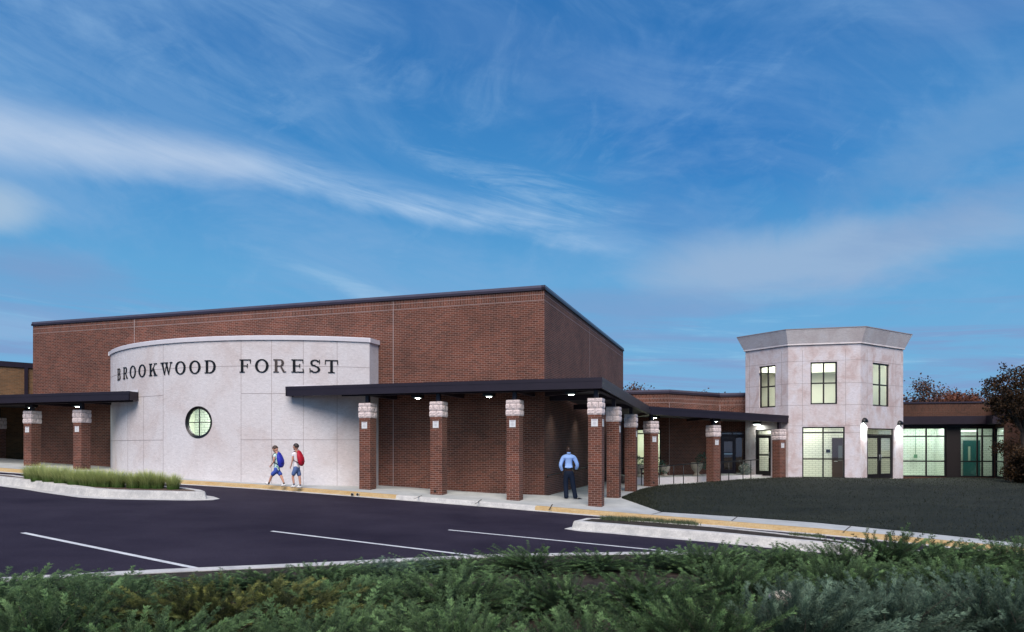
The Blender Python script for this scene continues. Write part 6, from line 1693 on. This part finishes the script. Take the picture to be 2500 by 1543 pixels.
# broad thin veil, denser to the left
veil = mul(mrange(nA, .38, .64, 0, 1, True), mrange(nB, .30, .70, .35, 1), mrange(az, .30, -.35, .65, 1))
col = mix(mth('MULTIPLY', veil, .68), col, srgb(132, 174, 218))
wis = mul(mrange(nD, .50, .72, 0, 1, True), mrange(nC, .35, .68, .2, 1), mrange(el, .10, .25, .3, 1))
col = mix(mth('MULTIPLY', wis, .24), col, srgb(150, 188, 226))
# lavender grey banks
LAV = srgb(150, 180, 214); GREY = srgb(122, 158, 203)
for (a0, e0, ra, re_, rot, nz, k, hi, amp, c) in (
    (.40, .238, .27, .062, 3, nA, 1.5, .80, .95, LAV), (.56, .275, .20, .045, 12, nB, 1.6, .9, .45, GREY), (.60, .36, .26, .055, 16, nA, 1.5, .75, .55, srgb(112, 158, 206)),
    (.66, .49, .22, .055, 8, nA, 1.6, .9, .42, srgb(112, 150, 202)), (-.64, .262, .085, .040, 0, nA, 1.0, .7, .80, srgb(172, 196, 220)), (-.575, .205, .17, .040, -4, nA, 1.3, .8, .75, GREY),
    (-.62, .135, .12, .030, 2, nB, 1.2, .8, .55, srgb(150, 180, 218)), (-.42, .118, .16, .018, 5, nB, 1.2, .8, .55, srgb(150, 190, 226)), (.17, .195, .22, .030, -3, nB, 1.5, .8, .50, GREY),
    (-.05, .53, .34, .07, -14, nA, 1.8, .9, .35, srgb(84, 132, 192)), (-.60, .57, .10, .035, -20, nB, 1.6, .8, .60, srgb(140, 176, 216)), (-.45, .40, .3, .07, -14, nB, 1.8, .9, .45, srgb(120, 164, 212))):
    col = mix(mth('MULTIPLY', blob(a0, e0, ra, re_, rot, nz, k, 0, hi), amp), col, c)
# horizontal streaks low down
v5 = noise(1.0, 15.0, R(3), 2.4, 9, .60, .5, 15.0)
hz = mul(mrange(v5, .44, .60, 0, 1, True), mrange(el, .24, .10, 0, 1, True)); col = mix(mth('MULTIPLY', hz, .85), col, srgb(128, 158, 204))
v7 = noise(1.0, 13.0, R(4), 3.1, 9, .62, .5, 25.0)
hz = mul(mrange(v7, .55, .68, 0, 1, True), mrange(el, .24, .12, 0, 1, True)); col = mix(mth('MULTIPLY', hz, .55), col, srgb(150, 200, 232))
# main streak : broad part at the left, thin broken tail to the right
ctr = mth('SUBTRACT', .347, mth('MULTIPLY', mth('MAXIMUM', mth('ADD', az, .33), 0.0), .158))
dl = mth('SUBTRACT', mth('ADD', el, mth('MULTIPLY', mth('SUBTRACT', nA, .5), .050)), ctr)
up_ = mth('MAXIMUM', dl, 0.0); dn = mth('MAXIMUM', mth('MULTIPLY', dl, -1.0), 0.0)
wa_ = mrange(az, -.62, -.30, .062, .030)
A_ = mul(mrange(mth('ADD', mth('DIVIDE', up_, mth('MULTIPLY', wa_, .8)), mth('DIVIDE', dn, mth('MULTIPLY', wa_, .75))), 0, 1.1, 1, 0, True), mrange(mth('ADD', az, mth('MULTIPLY', nB, .10)), -.22, -.31, 0, 1, True), mrange(nC, .25, .60, .62, 1))
col = mix(mth('MULTIPLY', A_, .82), col, srgb(186, 206, 232))
wb_ = mrange(az, -.35, .15, .026, .020)
B_ = mul(mrange(mth('ADD', mth('DIVIDE', up_, mth('MULTIPLY', wb_, 1.5)), mth('DIVIDE', dn, mth('MULTIPLY', wb_, .8))), 0, 1.2, 1, 0, True), mrange(az, -.40, -.28, 0, 1, True), mrange(az, .22, .02, 0, 1, True), mrange(nC, .32, .62, .12, 1))
col = mix(mth('MULTIPLY', B_, .80), col, srgb(172, 202, 234))
# fan of wisps above the tail
Fn = mul(blob(.02, .345, .24, .055, -14, nB, 1.8, .05, .9), mrange(nC, .42, .66, 0, 1, True)); col = mix(mth('MULTIPLY', Fn, .55), col, srgb(160, 196, 230))
Fn = mul(blob(.30, .45, .12, .06, 30, nD, 2.0, .1, .9), mrange(nC, .42, .66, .1, 1, True)); col = mix(mth('MULTIPLY', Fn, .40), col, srgb(110, 158, 212))
Fn = mul(blob(-.19, .205, .20, .018, -16, nB, 1.4, .0, .9), mrange(nC, .38, .62, .1, 1, True)); col = mix(mth('MULTIPLY', Fn, .60), col, srgb(160, 198, 230))
col10 = N(nt, 'ShaderNodeVectorMath', operation='SCALE'); L_(col, col10.inputs[0]); col10.inputs['Scale'].default_value = 10.0
L_(col10.outputs[0], bg.inputs['Color']); bg.inputs['Strength'].default_value = 0.1

sun = bpy.data.lights.new('sun', 'SUN'); sun.energy = 4.2; sun.angle = R(44); sun.color = (1.0, .88, .79)
so = bpy.data.objects.new('sun', sun); COL.objects.link(so)
sd_ = Vector((math.sin(SUN_AZ) * math.cos(SUN_EL), math.cos(SUN_AZ) * math.cos(SUN_EL), math.sin(SUN_EL)))
so.rotation_euler = sd_.to_track_quat('Z', 'Y').to_euler()

cam = bpy.data.cameras.new('camera'); co = bpy.data.objects.new('camera', cam); COL.objects.link(co); scene.camera = co
co.location = (0, 0, ZC); co.rotation_euler = (R(90), 0, 0); cam.sensor_width = 36; cam.lens = F / 2500 * 36
cam.shift_y = (CY - 771.5) / 2500; cam.clip_end = 3000; cam.clip_start = .1
scene.view_settings.view_transform = 'Standard'; scene.view_settings.look = 'None'; scene.view_settings.exposure = 0; scene.view_settings.gamma = 1
scene.cycles.max_bounces = 6; scene.cycles.transparent_max_bounces = 12; scene.cycles.caustics_reflective = False; scene.cycles.caustics_refractive = False
